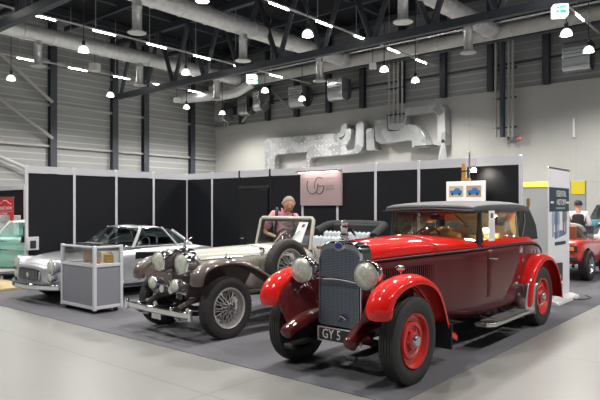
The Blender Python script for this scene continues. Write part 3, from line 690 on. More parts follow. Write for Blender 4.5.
# radiator
def radpoly(w, z0, z1, c=.13, k=5, dip=.0):
    p = [(-w, z0)]
    for i in range(21):
        u = -1 + i / 10; q = max(0, (abs(u) - .55) / .45)
        p.append((w * u, z1 - .03 * u * u - c * .75 * (1 - sqrt(max(0, 1 - q ** 2.2)))))
    return p + [(w, z0)]
sh = B().prism(radpoly(.262, .46, 1.318), -.17, .03, 'Y').build('radiator_shell', CHROME, red, bevel=.02, segs=3)
MESHG = bpy.data.materials.new('radiator_mesh'); MESHG.use_nodes = True
def meshmat(m, col, sc):
    nt = m.node_tree; b = nt.nodes['Principled BSDF']; L = nt.links
    tc = nt.nodes.new('ShaderNodeTexCoord'); mp = nt.nodes.new('ShaderNodeMapping'); mp.inputs['Scale'].default_value = (1, .001, 1); mp.inputs['Rotation'].default_value = (0, 0, 0)
    v = nt.nodes.new('ShaderNodeTexVoronoi'); v.inputs['Scale'].default_value = sc; v.inputs['Randomness'].default_value = 0
    L.new(tc.outputs['Object'], mp.inputs[0]); L.new(mp.outputs[0], v.inputs['Vector'])
    mr = nt.nodes.new('ShaderNodeMapRange'); mr.inputs[1].default_value = .3; mr.inputs[2].default_value = .5; L.new(v.outputs['Distance'], mr.inputs[0])
    c = nt.nodes.new('ShaderNodeMix'); c.data_type = 'RGBA'; c.inputs[6].default_value = (col[0] * .25, col[1] * .25, col[2] * .25, 1); c.inputs[7].default_value = (*col, 1)
    L.new(mr.outputs[0], c.inputs[0]); L.new(c.outputs[2], b.inputs['Base Color']); b.inputs['Roughness'].default_value = .35; b.inputs['Metallic'].default_value = .6
meshmat(MESHG, (.20, .23, .28), 62)
B().prism(radpoly(.237, .475, 1.25, .11), -.185, -.165, 'Y').build('radiator_grille', MESHG, sh, smooth=False)
sl = B()
for k in range(0): pass
for k in range(2): sl.box((-.24 + .48 * k, -.188, .82), (.012, .012, .66))
sl.build('grille_slats', mat('slat_metal', (.20, .22, .26), .3, .8), sh)
bd = B().lathe([(-.0, .058), (-.012, .060), (-.02, .052), (-.02, .001)], 24, Matrix.Translation((0, -.172, 1.272)) @ Matrix.Diagonal((1.15, 1, .9, 1)), axis='Y').build('badge', CHROME, sh)
B().lathe([(-.0, .036), (-.024, .034), (-.024, .001)], 20, Matrix.Translation((0, -.172, 1.272)) @ Matrix.Diagonal((1.2, 1, .8, 1)), axis='Y').build('badge_enamel', mat('blue_enamel', (.03, .03, .22), .2, coat=1), bd)
B().tube([(0, -.2, .53), (.02, -.22, .56), (.06, -.22, .60), (.1, -.2, .56)], .014, 8).build('crank_hole', CHROME, sh)
# mascot
ms = B().lathe([(1.33, .05), (1.355, .055), (1.365, .04), (1.378, .05), (1.395, .035), (1.43, .034), (1.455, .044), (1.475, .026), (1.485, .034), (1.505, .038), (1.525, .026), (1.533, .001)], 16, Matrix.Translation((0, -.09, 0))).build('mascot', CHROME, red)
for s in (-1, 1): B().tube([(s * .01, -.09, 1.45), (s * .06, -.05, 1.43), (s * .08, -.01, 1.37)], [.026, .024, .008], 6).build('mascot_wing', CHROME, ms)
# headlamps and bar
for s in (-1, 1):
    headlamp(red, s * .395, -.27, 1.02, .137, .20)
    B().tube(spline([(s * .395, -.2, .88), (s * .40, -.18, .83), (s * .46, -.15, .82), (s * .53, -.1, .88)], 5), .013, 8).build('lamp_bracket', CHROME, red)
    B().tube([(s * .395, -.2, .90), (s * .38, -.1, .75), (s * .36, 0, .55)], .014, 8).build('lamp_post', CHROME, red)
B().tube(spline([(-.53, -.2, .90), (-.38, -.22, .90), (-.25, -.225, .935), (0, -.23, .955), (.25, -.225, .935), (.38, -.22, .90), (.53, -.2, .90)], 6), .014, 8).build('lamp_bar', CHROME, red)
# number plate
pl = bx('number_plate', (.02, -.20, .385), (.50, .015, .125), BLACKP, red)
b = B()
for z in (-.066, .066): b.box((.02, -.205, .385 + z), (.52, .02, .010))
for x in (-.26, .26): b.box((.02 + x, -.205, .385), (.010, .02, .14))
b.build('plate_frame', ALU, pl)
text('GY 5', .135, mat('plate_white', (.8, .8, .82), .5), pl, (-.075, -.2095, .385), (R(90), 0, 0), sx=.82)
# cabin: screen, pillars, glass
FB = BLACKP
ws = B().tube([(-.575, 1.77, 1.25), (-.565, 1.83, 1.62), (.565, 1.83, 1.62), (.575, 1.77, 1.25)], .016, 8, True).build('windscreen_frame', BLACKP, red)
B().plane([(-.57, 1.772, 1.26), (.57, 1.772, 1.26), (.56, 1.83, 1.61), (-.56, 1.83, 1.61)]).build('windscreen', GLASS, ws, solid=.005)
B().tube([(-.57, 1.755, 1.262), (0, 1.71, 1.30), (.57, 1.755, 1.262)], .012, 8).build('screen_sill', CHROME, ws)
for x in (-.25, .28):
    B().tube([(x, 1.80, 1.575), (x + .1, 1.79, 1.50), (x + .19, 1.775, 1.42)], .006, 6).build('wiper', BLACKP, ws)
for s in (-1, 1):
    B().tube([(s * .595, 1.79, 1.2), (s * .585, 1.84, 1.63)], .028, 8).build('front_pillar', BLACKP, red)
    B().tube([(s * .603, 1.81, 1.25), (s * .595, 1.86, 1.6)], .012, 8).build('pillar_trim', CHROME, red)
    g = B().plane([(s * .60, 1.87, 1.235), (s * .615, 3.10, 1.235), (s * .575, 3.06, 1.605), (s * .570, 1.89, 1.605)]).build('side_window', GLASS, red, solid=.005)
    B().tube([(s * .602, 1.87, 1.24), (s * .575, 1.885, 1.605), (s * .578, 3.08, 1.605), (s * .615, 3.12, 1.24)], .013, 6).build('window_frame', BLACKP, g)
    B().tube([(s * .612, 3.02, 1.24), (s * .582, 3.0, 1.60)], .011, 6).build('window_divider', CHROME, g)
# paper in side window
pp = bx('window_notice', (.618, 2.12, 1.43), (.003, .18, .37), WHITE, red, bevel=0)
bx('notice_mark', (.621, 2.12, 1.555), (.003, .07, .06), mat('brown_print', (.16, .05, .04), .5), pp, bevel=0)
b = B()
for k in range(9): b.box((.621, 2.12, 1.49 - .025 * k), (.002, .13 if k else .08, .006))
b.build('notice_text', mat('grey_print', (.35, .35, .38), .5), pp, smooth=False)
# cloth roof
def roofring(y, w, ze, zt, k=14): return [(w * -cos(pi * i / k) * (1 if 0 < i < k else 1), y, ze + (zt - ze) * (max(0, sin(pi * i / k)) ** .33)) for i in range(k + 1)]
RF = spline([(1.66, .585, 1.60, 1.65), (1.68, .60, 1.61, 1.685), (2.0, .605, 1.615, 1.715), (2.6, .605, 1.615, 1.735), (3.1, .605, 1.61, 1.73), (3.45, .60, 1.575, 1.70), (3.64, .59, 1.48, 1.60), (3.76, .58, 1.36, 1.47), (3.83, .57, 1.20, 1.30)], 4)
B().loft([roofring(*q) for q in RF], closed=False, cap=False).build('cloth_roof', mat('black_hood_cloth', (.085, .088, .097), .6, bump=.2, bscale=120, spec=.6), red, solid=.02)
B().tube([(-.60, 1.66, 1.615), (0, 1.645, 1.64), (.60, 1.66, 1.615)], .02, 8).build('front_bow', BLACKP, red)
B().tube([(-.64, 1.64, 1.60), (.62, 1.64, 1.60)], .012, 8).build('visor_rod', mat('satin_black', (.02, .02, .02), .6, spec=.1), red)
for s in (-1, 1):
    B().prism([(3.10, 1.20), (3.08, 1.63), (3.46, 1.60), (3.62, 1.52), (3.75, 1.40), (3.83, 1.20)], s * .575, s * .61, 'X').build('quarter_panel', BLACK, red, bevel=.008)
    B().tube(spline([(s * .618, 3.16, 1.27), (s * .62, 3.25, 1.45), (s * .618, 3.22, 1.58)], 5), .009, 6).build('hood_iron', NICKEL, red)
    B().tube([(s * .59, 1.68, 1.605), (s * .61, 3.1, 1.612)], .014, 6).build('drip_rail', BLACKP, red)
B().box((0, 3.9, 1.2), (1.0, .16, .06)).build('hood_bag', BLACK, red, bevel=.03)
# interior
inr = B().box((0, 3.2, 1.15), (1.08, .05, .9)).build('hood_lining', TAN, red, bevel=.02)
B().prism([(.30 + .13 * cos(a) , 1.46 + .06 * sin(a)) for a in [2 * pi * k / 20 for k in range(20)]], 3.16, 3.172, 'Y').build('rear_window', mat('smoked_pane', (.02, .018, .015), .2), inr)
B().box((0, 2.75, 1.59), (1.1, 1.4, .02)).build('headlining', mat('brown_headlining', (.13, .085, .035), .9), red)
for x in (-.28, .28):
    st = B().box((x, 2.42, .80), (.48, .5, .18)).build('front_seat', TAN, red, bevel=.05, segs=3)
    B().box((x, 2.70, 1.05), (.48, .13, .52)).build('seat_back', TAN, st, bevel=.05, segs=3)
    B().lathe([(-.05, .001), (-.05, .05), (.05, .05), (.05, .001)], 12, Matrix.Translation((x, 2.68, 1.34)) @ Matrix.Diagonal((2.2, 1, 1, 1)), axis='Y').build('seat_roll', TAN, st)
for s in (-1, 1): B().box((s * .565, 2.6, .98), (.03, 1.5, .46)).build('door_trim', TAN, red)
B().box((0, 1.95, 1.15), (1.05, .05, .2)).build('dashboard', mat('walnut', (.12, .05, .02), .3, coat=1), red, bevel=.02)
sw = B().tube([(-.27 + .19 * cos(a), 2.14 + .06 * sin(a), 1.22 + .17 * sin(a)) for a in [2 * pi * k / 24 for k in range(24)]], .012, 8, True).build('steering_wheel', BLACKP, red)
B().tube([(-.27, 2.14, 1.22), (-.27, 1.9, 1.05)], .016, 8).build('column', BLACKP, sw)
dl = B().lathe([(0, .05), (-.02, .045), (-.03, .001)], 16, Matrix.Translation((.46, 2.55, 1.555))).build('dome_lamp', mat('dome_glow', (1, .85, .6), .3, emit=30), red)
ld = bpy.data.lights.new('lamp_light', 'POINT'); ld.energy = 22; ld.color = (1, .84, .6); ld.shadow_soft_size = .04
lo = bpy.data.objects.new('lamp_light', ld); COL.objects.link(lo); lo.parent = red; lo.location = (.36, 2.6, 1.38)
B().box((0, 1.90, 1.53), (.2, .02, .06)).build('rear_view_mirror', BLACKP, red, bevel=.01)
B().tube([(-.3, 4.66, .45), (.3, 4.66, .45)], .02, 8).build('rear_tube', DARKM, red)
B().box((.72, 4.36, .62), (.10, .06, .08)).build('tail_lamp', CHROME, red, bevel=.02)
B().box((.66, .72, .33), (.22, .02, .26)).build('mud_flap', BLACK, red)

# ================================================================ CREAM TOURER
cr = thing('vintage_car', 'cream open tourer with taupe wings, wire wheels and large twin headlamps', 'car', (-6.16, 5.06, 0), R(-2.5))
CW = .39; CB = 2.95; SPK = mat('silver_spoke_enamel', (.50, .50, .49), .35, .3)
for (x, y, s) in ((-.665, 0, -1), (.665, 0, 1), (-.665, CB, -1), (.665, CB, 1)):
    wh = tyre(cr, x, y, CW, .17, s, True, hole=.64); wire_rim(wh, CW, .17, s, SPK)
CS = [(-.12, .21, .55, 1.08), (.2, .25, .52, 1.09), (.6, .31, .5, 1.10), (1.0, .385, .48, 1.105), (1.4, .47, .46, 1.11), (1.65, .53, .44, 1.10), (1.9, .57, .42, 1.06), (2.4, .60, .40, 1.03), (3.0, .60, .42, 1.05), (3.4, .56, .46, 1.06), (3.75, .46, .5, .98), (3.95, .3, .52, .86)]
CSS = spline(CS, 4)
def cring(y, w, zl, zt, k=14, f=.62):
    r = [(-w * .93, y, zl)]
    r += [(-w, y, zl + (zt - zl) * u) for u in (.25, .5, f)]
    r += [(-w * cos(pi * i / k), y, zl + (zt - zl) * f + (zt - zl) * (1 - f) * max(0, sin(pi * i / k)) ** .6) for i in range(1, k)]
    r += [(w, y, zl + (zt - zl) * u) for u in (f, .5, .25)] + [(w * .93, y, zl)]
    return r
ic = [i for i, q in enumerate(CSS) if q[0] >= 1.0][0]; iw = [i for i, q in enumerate(CSS) if q[0] >= 1.78][0]
B().loft([cring(*q) for q in CSS[:ic + 1]], closed=False, cap=False).build('bonnet', CREAM, cr, solid=.01)
B().loft([cring(q[0] + (.006 if i == 0 else 0), *q[1:]) for i, q in enumerate(CSS[ic:iw + 1])], closed=False, cap=False).build('cowl', CREAM, cr, solid=.01)
b = B()
for s in (-1, 1):
    b.loft([[(s * q[1] * .93, q[0], q[2]), (s * q[1], q[0], q[2] + .15), (s * q[1], q[0], q[3] - .16), (s * (q[1] - .015), q[0], q[3] - .05), (s * (q[1] - .04), q[0], q[3] - .02), (s * (q[1] - .09), q[0], q[3] - .03)] for q in CSS[iw:]], closed=False, cap=False)
b.loft([[(-q[1] * .9, q[0], q[3] - .03), (0, q[0], q[3] + .02), (q[1] * .9, q[0], q[3] - .03)] for q in CSS if q[0] > 3.35], closed=False, cap=False)
b.build('body_tub', CREAM, cr, solid=.014)
B().loft([[(-q[1] * .9, q[0], q[2] + .02), (q[1] * .9, q[0], q[2] + .02)] for q in CSS], closed=False, cap=False).build('underside', DARKM, cr, solid=.02)
for s in (-1, 1):
    b = B()
    for k in range(22):
        y = .15 + k * .05; w = .22 + (y + .12) * .165
        b.box((s * (w + .012), y, .84), (.008, .014, .17))
    b.build('bonnet_louvres', CREAM, cr)
    B().tube([(s * .235, -.1, .96), (s * .33, .6, .98), (s * .405, 1.0, .985), (s * .5, 1.45, .99)], .006, 6).build('bonnet_strip', CHROME, cr)
    CP = [(-.44, .70), (-.445, .77), (-.42, .835), (-.37, .885), (-.25, .935), (-.05, .96), (.14, .95), (.32, .905), (.50, .83), (.70, .72), (.92, .585), (1.15, .47), (1.4, .39), (1.65, .355), (2.2, .35)]
    o, P = fender(cr, 'front_wing', CP, s * .64, .125, TAUPE, .04, .025)
    rings = []
    for (y, z) in P[9:int(len(P) * .6)]:
        yi = max(-.45, y * .9)
        rings.append([(s * .53 + (s * .33 - s * .53) * u ** .8, y + (yi - y) * u, (z - .01) + (.52 - z) * (1 - (1 - u) ** 1.7)) for u in (0, .2, .4, .6, .8, 1)])
    B().loft(rings, closed=False, cap=False).build('wing_valance', TAUPE, cr, solid=.008, sub=1)
    fender(cr, 'rear_wing', [(2.2, .35), (2.3, .42), (2.42, .60), (2.58, .76), (2.8, .85), (3.02, .86), (3.22, .79), (3.38, .66), (3.5, .5), (3.58, .38)], s * .665, .14, TAUPE, .05, .03)
    B().tube([(s * .64, -.02, .955), (s * .64, .03, 1.05), (s * .64, .03, 1.07)], .006, 6).build('lamp_stalk', CHROME, cr)
    B().lathe([(-.06, .001), (-.05, .028), (0, .034), (.05, .022), (.08, .001)], 14, Matrix.Translation((s * .655, .05, 1.005)), axis='Y').build('side_lamp', CHROME, cr)
# tall lamp-like mirror on scuttle
B().tube([(.36, .85, .98), (.43, .84, .99), (.45, .82, 1.03)], .01, 6).build('mirror_arm', CHROME, cr)
B().lathe([(-.02, .001), (-.015, .05), (.01, .05), (.03, .02), (.03, .001)], 18, Matrix.Translation((.455, .82, 1.05)), axis='Y').build('mirror', CHROME, cr)
# spare wheel on the near side
sp = tyre(cr, .655, 1.12, .39, .16, 1, True, z=.82, hole=.64); wire_rim(sp, .39, .16, 1, SPK)
# radiator and front clutter
rs = B().prism(radpoly(.215, .50, 1.12, .10), -.20, -.10, 'Y').build('radiator_shell', CHROME, cr, bevel=.018, segs=3)
B().prism(radpoly(.19, .54, 1.07, .09), -.212, -.19, 'Y').build('radiator_grille', mat('taupe_slats', (.10, .085, .08), .4, .4), rs)
b = B()
for k in range(15): b.box((-.175 + .025 * k, -.215, .78), (.008, .012, .50))
b.build('grille_slats', mat('taupe_metal', (.22, .19, .18), .35, .5), rs)
mq = B().lathe([(1.11, .03), (1.135, .032), (1.14, .02), (1.17, .012), (1.19, .02), (1.21, .012), (1.215, .001)], 14, Matrix.Translation((0, -.15, 0))).build('mascot', CHROME, cr)
B().tube([(0, -.15, 1.18), (-.03, -.11, 1.22), (-.05, -.08, 1.26)], [.012, .012, .003], 6).build('mascot_wing', CHROME, mq); B().tube([(0, -.15, 1.18), (.03, -.11, 1.22), (.05, -.08, 1.26)], [.012, .012, .003], 6).build('mascot_wing', CHROME, mq)
for s in (-1, 1):
    headlamp(cr, s * .255, -.36, .94, .138, .27)
    headlamp(cr, s * .245, -.46, .67, .085, .16, 'fog_lamp')
    B().tube([(s * .255, -.22, .80), (s * .25, -.2, .65), (s * .26, -.15, .5)], .02, 8).build('lamp_post', CHROME, cr)
    B().tube([(s * .36, -.50, .40), (s * .35, -.3, .47), (s * .34, .1, .5), (s * .36, 1.5, .44), (s * .36, 3.6, .5)], .04, 8).build('chassis_rail', TAUPE, cr)
    B().tube([(s * .36, -.44, .33), (s * .36, -.1, .29), (s * .36, .4, .33)], .03, 8).build('leaf_spring', DARKM, cr)
    B().lathe([(0, .001), (0, .05), (.07, .055), (.10, .02), (.10, .001)], 14, Matrix.Translation((s * .10, -.44, .60)), axis='Y').build('horn', CHROME, cr)
    B().box((s * .36, -.53, .39), (.06, .18, .08)).build('bumper_bracket', CHROME, cr, bevel=.01)
    B().tube([(s * .3, -.5, .28), (s * .45, -.52, .27), (s * .6, -.5, .29)], .02, 8).build('damper_arm', CHROME, cr)
B().tube([(-.42, -.3, .80), (-.2, -.32, .80), (.2, -.32, .80), (.42, -.3, .80)], .014, 8).build('lamp_bar', CHROME, cr)
B().tube([(-.3, -.34, .57), (.3, -.34, .57)], .014, 8).build('lower_bar', CHROME, cr)
bp = B().loft([[(x, -.62 + .04 * (x / .70) ** 2, z) for x in [-.72 + .12 * i for i in range(13)]] for z in (.325, .345, .385, .405)], closed=False, cap=False)
bp.build('bumper', CHROME, cr, solid=.02)
for s in (-1, 1): B().box((s * .70, -.58, .365), (.05, .05, .15)).build('overrider', CHROME, cr, bevel=.015)
B().box((0, -.58, .29), (.2, .02, .10)).build('plate_holder', NICKEL, cr, bevel=.005)
B().tube([(-.6, 0, .39), (0, 0, .30), (.6, 0, .39)], .035, 8).build('front_axle', DARKM, cr)
B().tube([(-.6, CB, .39), (.6, CB, .39)], .05, 8).build('rear_axle', DARKM, cr)
# windscreen
wf = B().tube([(-.55, 1.66, 1.05), (-.54, 1.76, 1.46), (-.51, 1.77, 1.49), (.55, 1.77, 1.49), (.59, 1.76, 1.46), (.61, 1.66, 1.03)], .030, 8).build('windscreen_frame', CREAM, cr)
B().tube([(-.52, 1.665, 1.10), (-.505, 1.755, 1.45), (.55, 1.755, 1.45), (.57, 1.665, 1.09)], .014, 8, True).build('inner_frame', BLACKP, wf)
B().plane([(-.51, 1.67, 1.11), (.56, 1.67, 1.10), (.545, 1.755, 1.44), (-.50, 1.755, 1.44)]).build('windscreen', GLASS, wf, solid=.004)
for x in (-.12, .18): B().tube([(x, 1.65, 1.12), (x + .12, 1.665, 1.24), (x + .22, 1.68, 1.30)], .008, 6).build('wiper', CHROME, wf)
pp = B().plane([(.24, 1.655, 1.13), (.44, 1.655, 1.13), (.50, 1.742, 1.43), (.32, 1.742, 1.43)]).build('windscreen_notice', WHITE, cr, solid=.002, smooth=False)
B().plane([(.38, 1.716, 1.355), (.44, 1.716, 1.355), (.45, 1.73, 1.40), (.395, 1.73, 1.40)]).build('notice_mark', mat('brown_print'), pp, smooth=False)
sw = B().tube([(-.24 + .20 * cos(a), 1.98 + .05 * sin(a), 1.13 + .18 * sin(a)) for a in [2 * pi * k / 24 for k in range(24)]], .014, 8, True).build('steering_wheel', BLACKP, cr)
for a in (0, 2.1, 4.2): B().tube([(-.24, 1.98, 1.13), (-.24 + .2 * cos(a), 1.98 + .05 * sin(a), 1.13 + .18 * sin(a))], .009, 6).build('spoke', NICKEL, sw)
B().box((0, 1.85, 1.0), (.95, .06, .16)).build('dashboard', mat('walnut'), cr, bevel=.02)
SEATM = mat('blue_grey_leather', (.42, .46, .49), .45)
def tufted(name, y, z0, z1, w, lean=.1):
    b = B(); n = int(w / .09)
    for k in range(n):
        x = -w / 2 + w * (k + .5) / n
        b.tube([(x, y, z0), (x, y + lean * .6, (z0 + z1) / 2), (x, y + lean, z1 - .04), (x, y + lean + .03, z1)], [w / n * .56, w / n * .6, w / n * .56, w / n * .3], 8)
    return b.build(name, SEATM, cr)
tufted('front_seat_back', 2.5, .7, 1.17, 1.04); B().box((0, 2.3, .66), (1.04, .5, .16)).build('front_seat', SEATM, cr, bevel=.05)
tufted('rear_seat_back', 3.2, .75, 1.22, 1.02); B().box((0, 3.1, .7), (1.02, .45, .16)).build('rear_seat', SEATM, cr, bevel=.05)
WOODC = mat('varnished_wood', (.30, .085, .03), .3, coat=.8)
for s in (-1, 1): B().tube([(s * .545, 1.9, 1.05), (s * .575, 2.4, 1.025), (s * .57, 3.0, 1.05), (s * .52, 3.45, 1.07)], .022, 8).build('wood_capping', WOODC, cr)
B().box((-.42, 2.72, 1.22), (.26, .05, .06)).build('seat_rail', WOODC, cr, bevel=.015)
hd = B().tube(spline([(-.62, 3.2, 1.20), (-.62, 3.45, 1.29), (-.58, 3.60, 1.325), (-.4, 3.66, 1.335), (0, 3.69, 1.34), (.4, 3.66, 1.335), (.58, 3.60, 1.325), (.62, 3.45, 1.27), (.62, 3.25, 1.16)], 5), .085, 10).build('folded_hood', BLACK, cr)
B().box((0, 3.62, 1.25), (1.15, .14, .22)).build('hood_fold', BLACK, hd, bevel=.03)
# ================================================================ CLOSED CARS
def body_ring(y, w, zl, zs, zt, tuck=.93, k=5):
    h = [(0, zt), (w * .35, zt - .003), (w * .66, zt - .018), (w * .86, zt * .55 + zs * .45), (w * .97, zs + .01), (w, zs - .05), (w * 1.0, (zs + zl) * .5), (w * .985, zl + .10), (w * tuck, zl), (w * .5, zl - .01)]
    return [(x, y, z) for x, z in h] + [(0, y, zl - .01)] + [(-x, y, z) for x, z in h[::-1][:-1]]
def closed_car(label, loc, rz, paint, ST, axles, WR, trk, tw, base, top, roofz, pillars, glassm=GLASSD, roofm=None, hole=.55, rimm=NICKEL, archr=.055, group=None, extra_cuts=()):
    t = thing('car', label, 'car', loc, rz)
    o = B().loft([body_ring(*q) for q in spline(ST, 3)]).build('body', paint, t, sub=1)
    cuts = []
    for y in axles:
        for s in (-1, 1):
            cuts.append(B().lathe([(s * (trk / 2 - tw * .75), .001), (s * (trk / 2 - tw * .75), WR + archr), (s * (trk / 2 + .5), WR + archr), (s * (trk / 2 + .5), .001)], 28, Matrix.Translation((0, y, WR)), axis='X'))
    cut(o, cuts + list(extra_cuts))
    for y in axles:
        for s in (-1, 1):
            wh = tyre(t, s * (trk / 2), y, WR, tw, s, hole=hole)
            ri = WR * hole; h = tw / 2 * s
            B().lathe([(h * .75, ri + .004), (h * .9, ri), (h * .7, ri - .02), (h * .4, ri - .03), (h * .5, ri * .6), (h * .85, ri * .4), (h * .95, .001)], 28, axis='X').build('hub_cap', rimm, wh)
    # glasshouse
    def full(o): return o + [(-x, y) for x, y in o[::-1] if x > 1e-4]
    bo, to = full(base[0]), full(top[0])
    zb = base[1] + base[1][::-1][:] if 0 else None
    hb = base[1]; ht = top[1]
    nb = len(base[0]); zbl = hb + [z for (x, y), z in list(zip(base[0], hb))[::-1] if x > 1e-4]; ztl = ht + [z for (x, y), z in list(zip(top[0], ht))[::-1] if x > 1e-4]
    rb = [(x, y, z) for (x, y), z in zip(bo, zbl)]; rt = [(x, y, z) for (x, y), z in zip(to, ztl)]
    g = B().loft([rb, rt], True, False).build('glass', glassm, t, smooth=False)
    N = len(rt); cx = 0; cy = sum(p[1] for p in rt) / N
    def inner(f, dz): return [(p[0] * f, cy + (p[1] - cy) * f, p[2] + dz + (roofz - max(q[2] for q in rt)) * (1 - f)) for p in rt]
    b = B(); b.loft([[(p[0] * 1.015, cy + (p[1] - cy) * 1.01, p[2] - .03) for p in rt], inner(1.0, .0), inner(.9, .018), inner(.6, .03), inner(.25, .035)], True, False)
    b.plane(inner(.25, .035)); b.build('roof', roofm or paint, t, sub=1)
    for i, r in pillars:
        for j in {i, (N - i) % N}:
            a, c = Vector(rb[j]), Vector(rt[j]); B().tube([a - (c - a) * .06, (a + c) / 2 + (a - Vector((0, a.y, a.z))).normalized() * .004 if abs(a.x) > .01 else (a + c) / 2, c + (c - a) * .02], r, 8).build('pillar', roofm or paint, t)
    return t, rb, rt

# ---- silver coupe
base = ([(0, .34), (.35, .39), (.60, .54), (.69, .80), (.705, 1.15), (.70, 1.75), (.66, 2.1), (.50, 2.32), (0, 2.45)], [.90, .90, .90, .90, .90, .90, .90, .88, .87])
top = ([(0, .88), (.30, .90), (.46, .96), (.52, 1.06), (.53, 1.2), (.53, 1.52), (.50, 1.78), (.42, 1.98), (0, 2.06)], [1.255, 1.25, 1.24, 1.235, 1.24, 1.235, 1.17, 1.09, 1.08])
ST = [(-.72, .42, .33, .52, .60), (-.66, .60, .28, .58, .68), (-.45, .72, .24, .66, .765), (-.1, .78, .22, .74, .82), (.4, .80, .20, .79, .86), (.9, .80, .20, .84, .90), (1.5, .80, .20, .86, .91), (2.1, .80, .20, .86, .91), (2.3, .79, .21, .84, .88), (2.6, .75, .24, .80, .83), (2.85, .68, .28, .74, .77), (2.98, .52, .34, .66, .70)]
sc_, rb, rt = closed_car('silver coupe with black roof line glass parked beside the left partitions', (-10.12, 5.45, 0), 0, SILVER, ST, (0, 2.3), .315, 1.36, .16, base, top, 1.27, [(3, .03), (5, .016), (6, .03)])
sc_.scale = (1.05, 1.05, 1.02); sc_['label'] = 'silver fixed-roof coupe parked along the left partitions'
# grille mouth, bumper, lamps
gm = B().loft([[(.36 * (abs(cos(a)) ** .35) * (1 if cos(a) > 0 else -1), y, .49 + .095 * (abs(sin(a)) ** .5) * (1 if sin(a) > 0 else -1)) for a in [2 * pi * (k + .5) / 24 for k in range(24)]] for y in (-.735, -.70)]).build('grille', mat('dark_grille', (.02, .02, .022), .5), sc_)
b = B()
for k in range(15): b.box((-.31 + .044 * k, -.745, .49), (.012, .014, .16))
b.build('grille_bars', NICKEL, gm)
B().tube([(.37 * (abs(cos(a)) ** .35) * (1 if cos(a) > 0 else -1), -.735, .49 + .10 * (abs(sin(a)) ** .5) * (1 if sin(a) > 0 else -1)) for a in [2 * pi * (k + .5) / 24 for k in range(24)]], .010, 6, True).build('grille_surround', CHROME, gm)
B().prism([(-.04, .52), (.04, .52), (.04, .48), (0, .43), (-.04, .48)], -.755, -.75, 'Y').build('emblem', CHROME, gm)
for s in (-1, 1):
    M = Matrix.Translation((s * .60, -.60, .645))
    q = B().lathe([(.25, .10), (.02, .118), (-.04, .125), (-.06, .118), (-.055, .105)], 28, M, axis='Y').build('headlamp', SILVER, sc_)
    B().lathe([(-.05, .112), (-.07, .112), (-.066, .10)], 28, M, axis='Y').build('chrome_ring', CHROME, q)
    B().lathe([(-.055, .105), (-.08, .08), (-.092, .04), (-.095, .001)], 24, M, axis='Y').build('lens', LENS, q)
    M = Matrix.Translation((s * .59, -.66, .465)); q = B().lathe([(.16, .07), (0, .078), (-.02, .074), (-.02, .06)], 22, M, axis='Y').build('fog_lamp', CHROME, sc_); B().lathe([(-.015, .062), (-.03, .045), (-.035, .001)], 20, M, axis='Y').build('lens', LENS, q)
    B().box((s * .83, .62, .62) if 0 else (s * .80, 1.75, .76), (.03, .12, .02)).build('door_handle', CHROME, sc_, bevel=.006)
    for yy in (.86, 1.78): B().tube([(s * .792, yy, .30), (s * .803, yy, .5), (s * .803, yy, .7), (s * .79, yy, .80), (s * .75, yy, .87)], .006, 5).build('door_seam', DARKM, sc_)
    B().tube([(s * .805, .45, .22), (s * .81, 1.2, .21), (s * .805, 2.0, .22)], .018, 6).build('sill_trim', CHROME, sc_)
    B().tube([(s * .72, .86, .90), (s * .76, .86, .955), (s * .77, .87, .965)], .008, 6).build('mirror_stalk', CHROME, sc_)
    B().lathe([(-.03, .001), (-.02, .035), (.02, .03), (.05, .001)], 14, Matrix.Translation((s * .79, .87, .985)), axis='Y').build('mirror', CHROME, sc_)
    pts = [Vector(rb[i]).lerp(Vector(rt[i]), .96) for i in (3, 4, 5, 6)]
    B().tube([(s * p.x, p.y, p.z) for p in pts], .012, 6).build('window_trim', CHROME, sc_); B().tube([(s * rb[i][0], rb[i][1], rb[i][2] + .012) for i in (3, 4, 5, 6)], .012, 6).build('sill_moulding', CHROME, sc_)
wt = [Vector(rb[i]).lerp(Vector(rt[i]), .04) for i in (3, 2, 1, 0)]
B().tube([tuple(p) for p in wt] + [(-p.x, p.y, p.z) for p in wt[::-1][1:]], .010, 6).build('windscreen_trim', CHROME, sc_)
wt = [Vector(rb[i]).lerp(Vector(rt[i]), .97) for i in (3, 2, 1, 0)]
B().tube([tuple(p) for p in wt] + [(-p.x, p.y, p.z) for p in wt[::-1][1:]], .010, 6).build('windscreen_trim', CHROME, sc_)
for x in (-.3, .2): B().tube([(x, .42, .92), (x + .12, .57, 1.03), (x + .26, .70, 1.10)], .006, 6).build('wiper', CHROME, sc_)
B().loft([[(x, -.86 + .25 * (abs(x) / .80) ** 2.2, z) for x in [-.80 + .1 * i for i in range(17)]] for z in (.27, .29, .335, .36)], closed=False, cap=False).build('bumper', CHROME, sc_, solid=.03)
B().tube([(-.76, 3.0, .42), (-.4, 3.13, .42), (.4, 3.13, .42), (.76, 3.0, .42)], .035, 8).build('rear_bumper', CHROME, sc_)
B().prism([(-.15, -.10), (.15, -.10), (.12, .14), (-.12, .14)], .835, .865, 'Z').build('bonnet_scoop', BLACKP, sc_, bevel=.01)
for x in (-.3, .3): B().box((x, 1.8, .80), (.42, .14, .46)).build('seat', mat('dark_leather', (.02, .018, .018), .5), sc_, bevel=.05, segs=3)
B().box((0, 1.02, .82), (1.1, .2, .16)).build('dashboard', mat('dark_leather'), sc_, bevel=.03)
B().tube([(.3 + .17 * cos(a), 1.28 + .06 * sin(a), .90 + .15 * sin(a)) for a in [2 * pi * k / 20 for k in range(20)]], .011, 6, True).build('steering_wheel', mat('pale_wheel', (.5, .5, .5), .4), sc_)

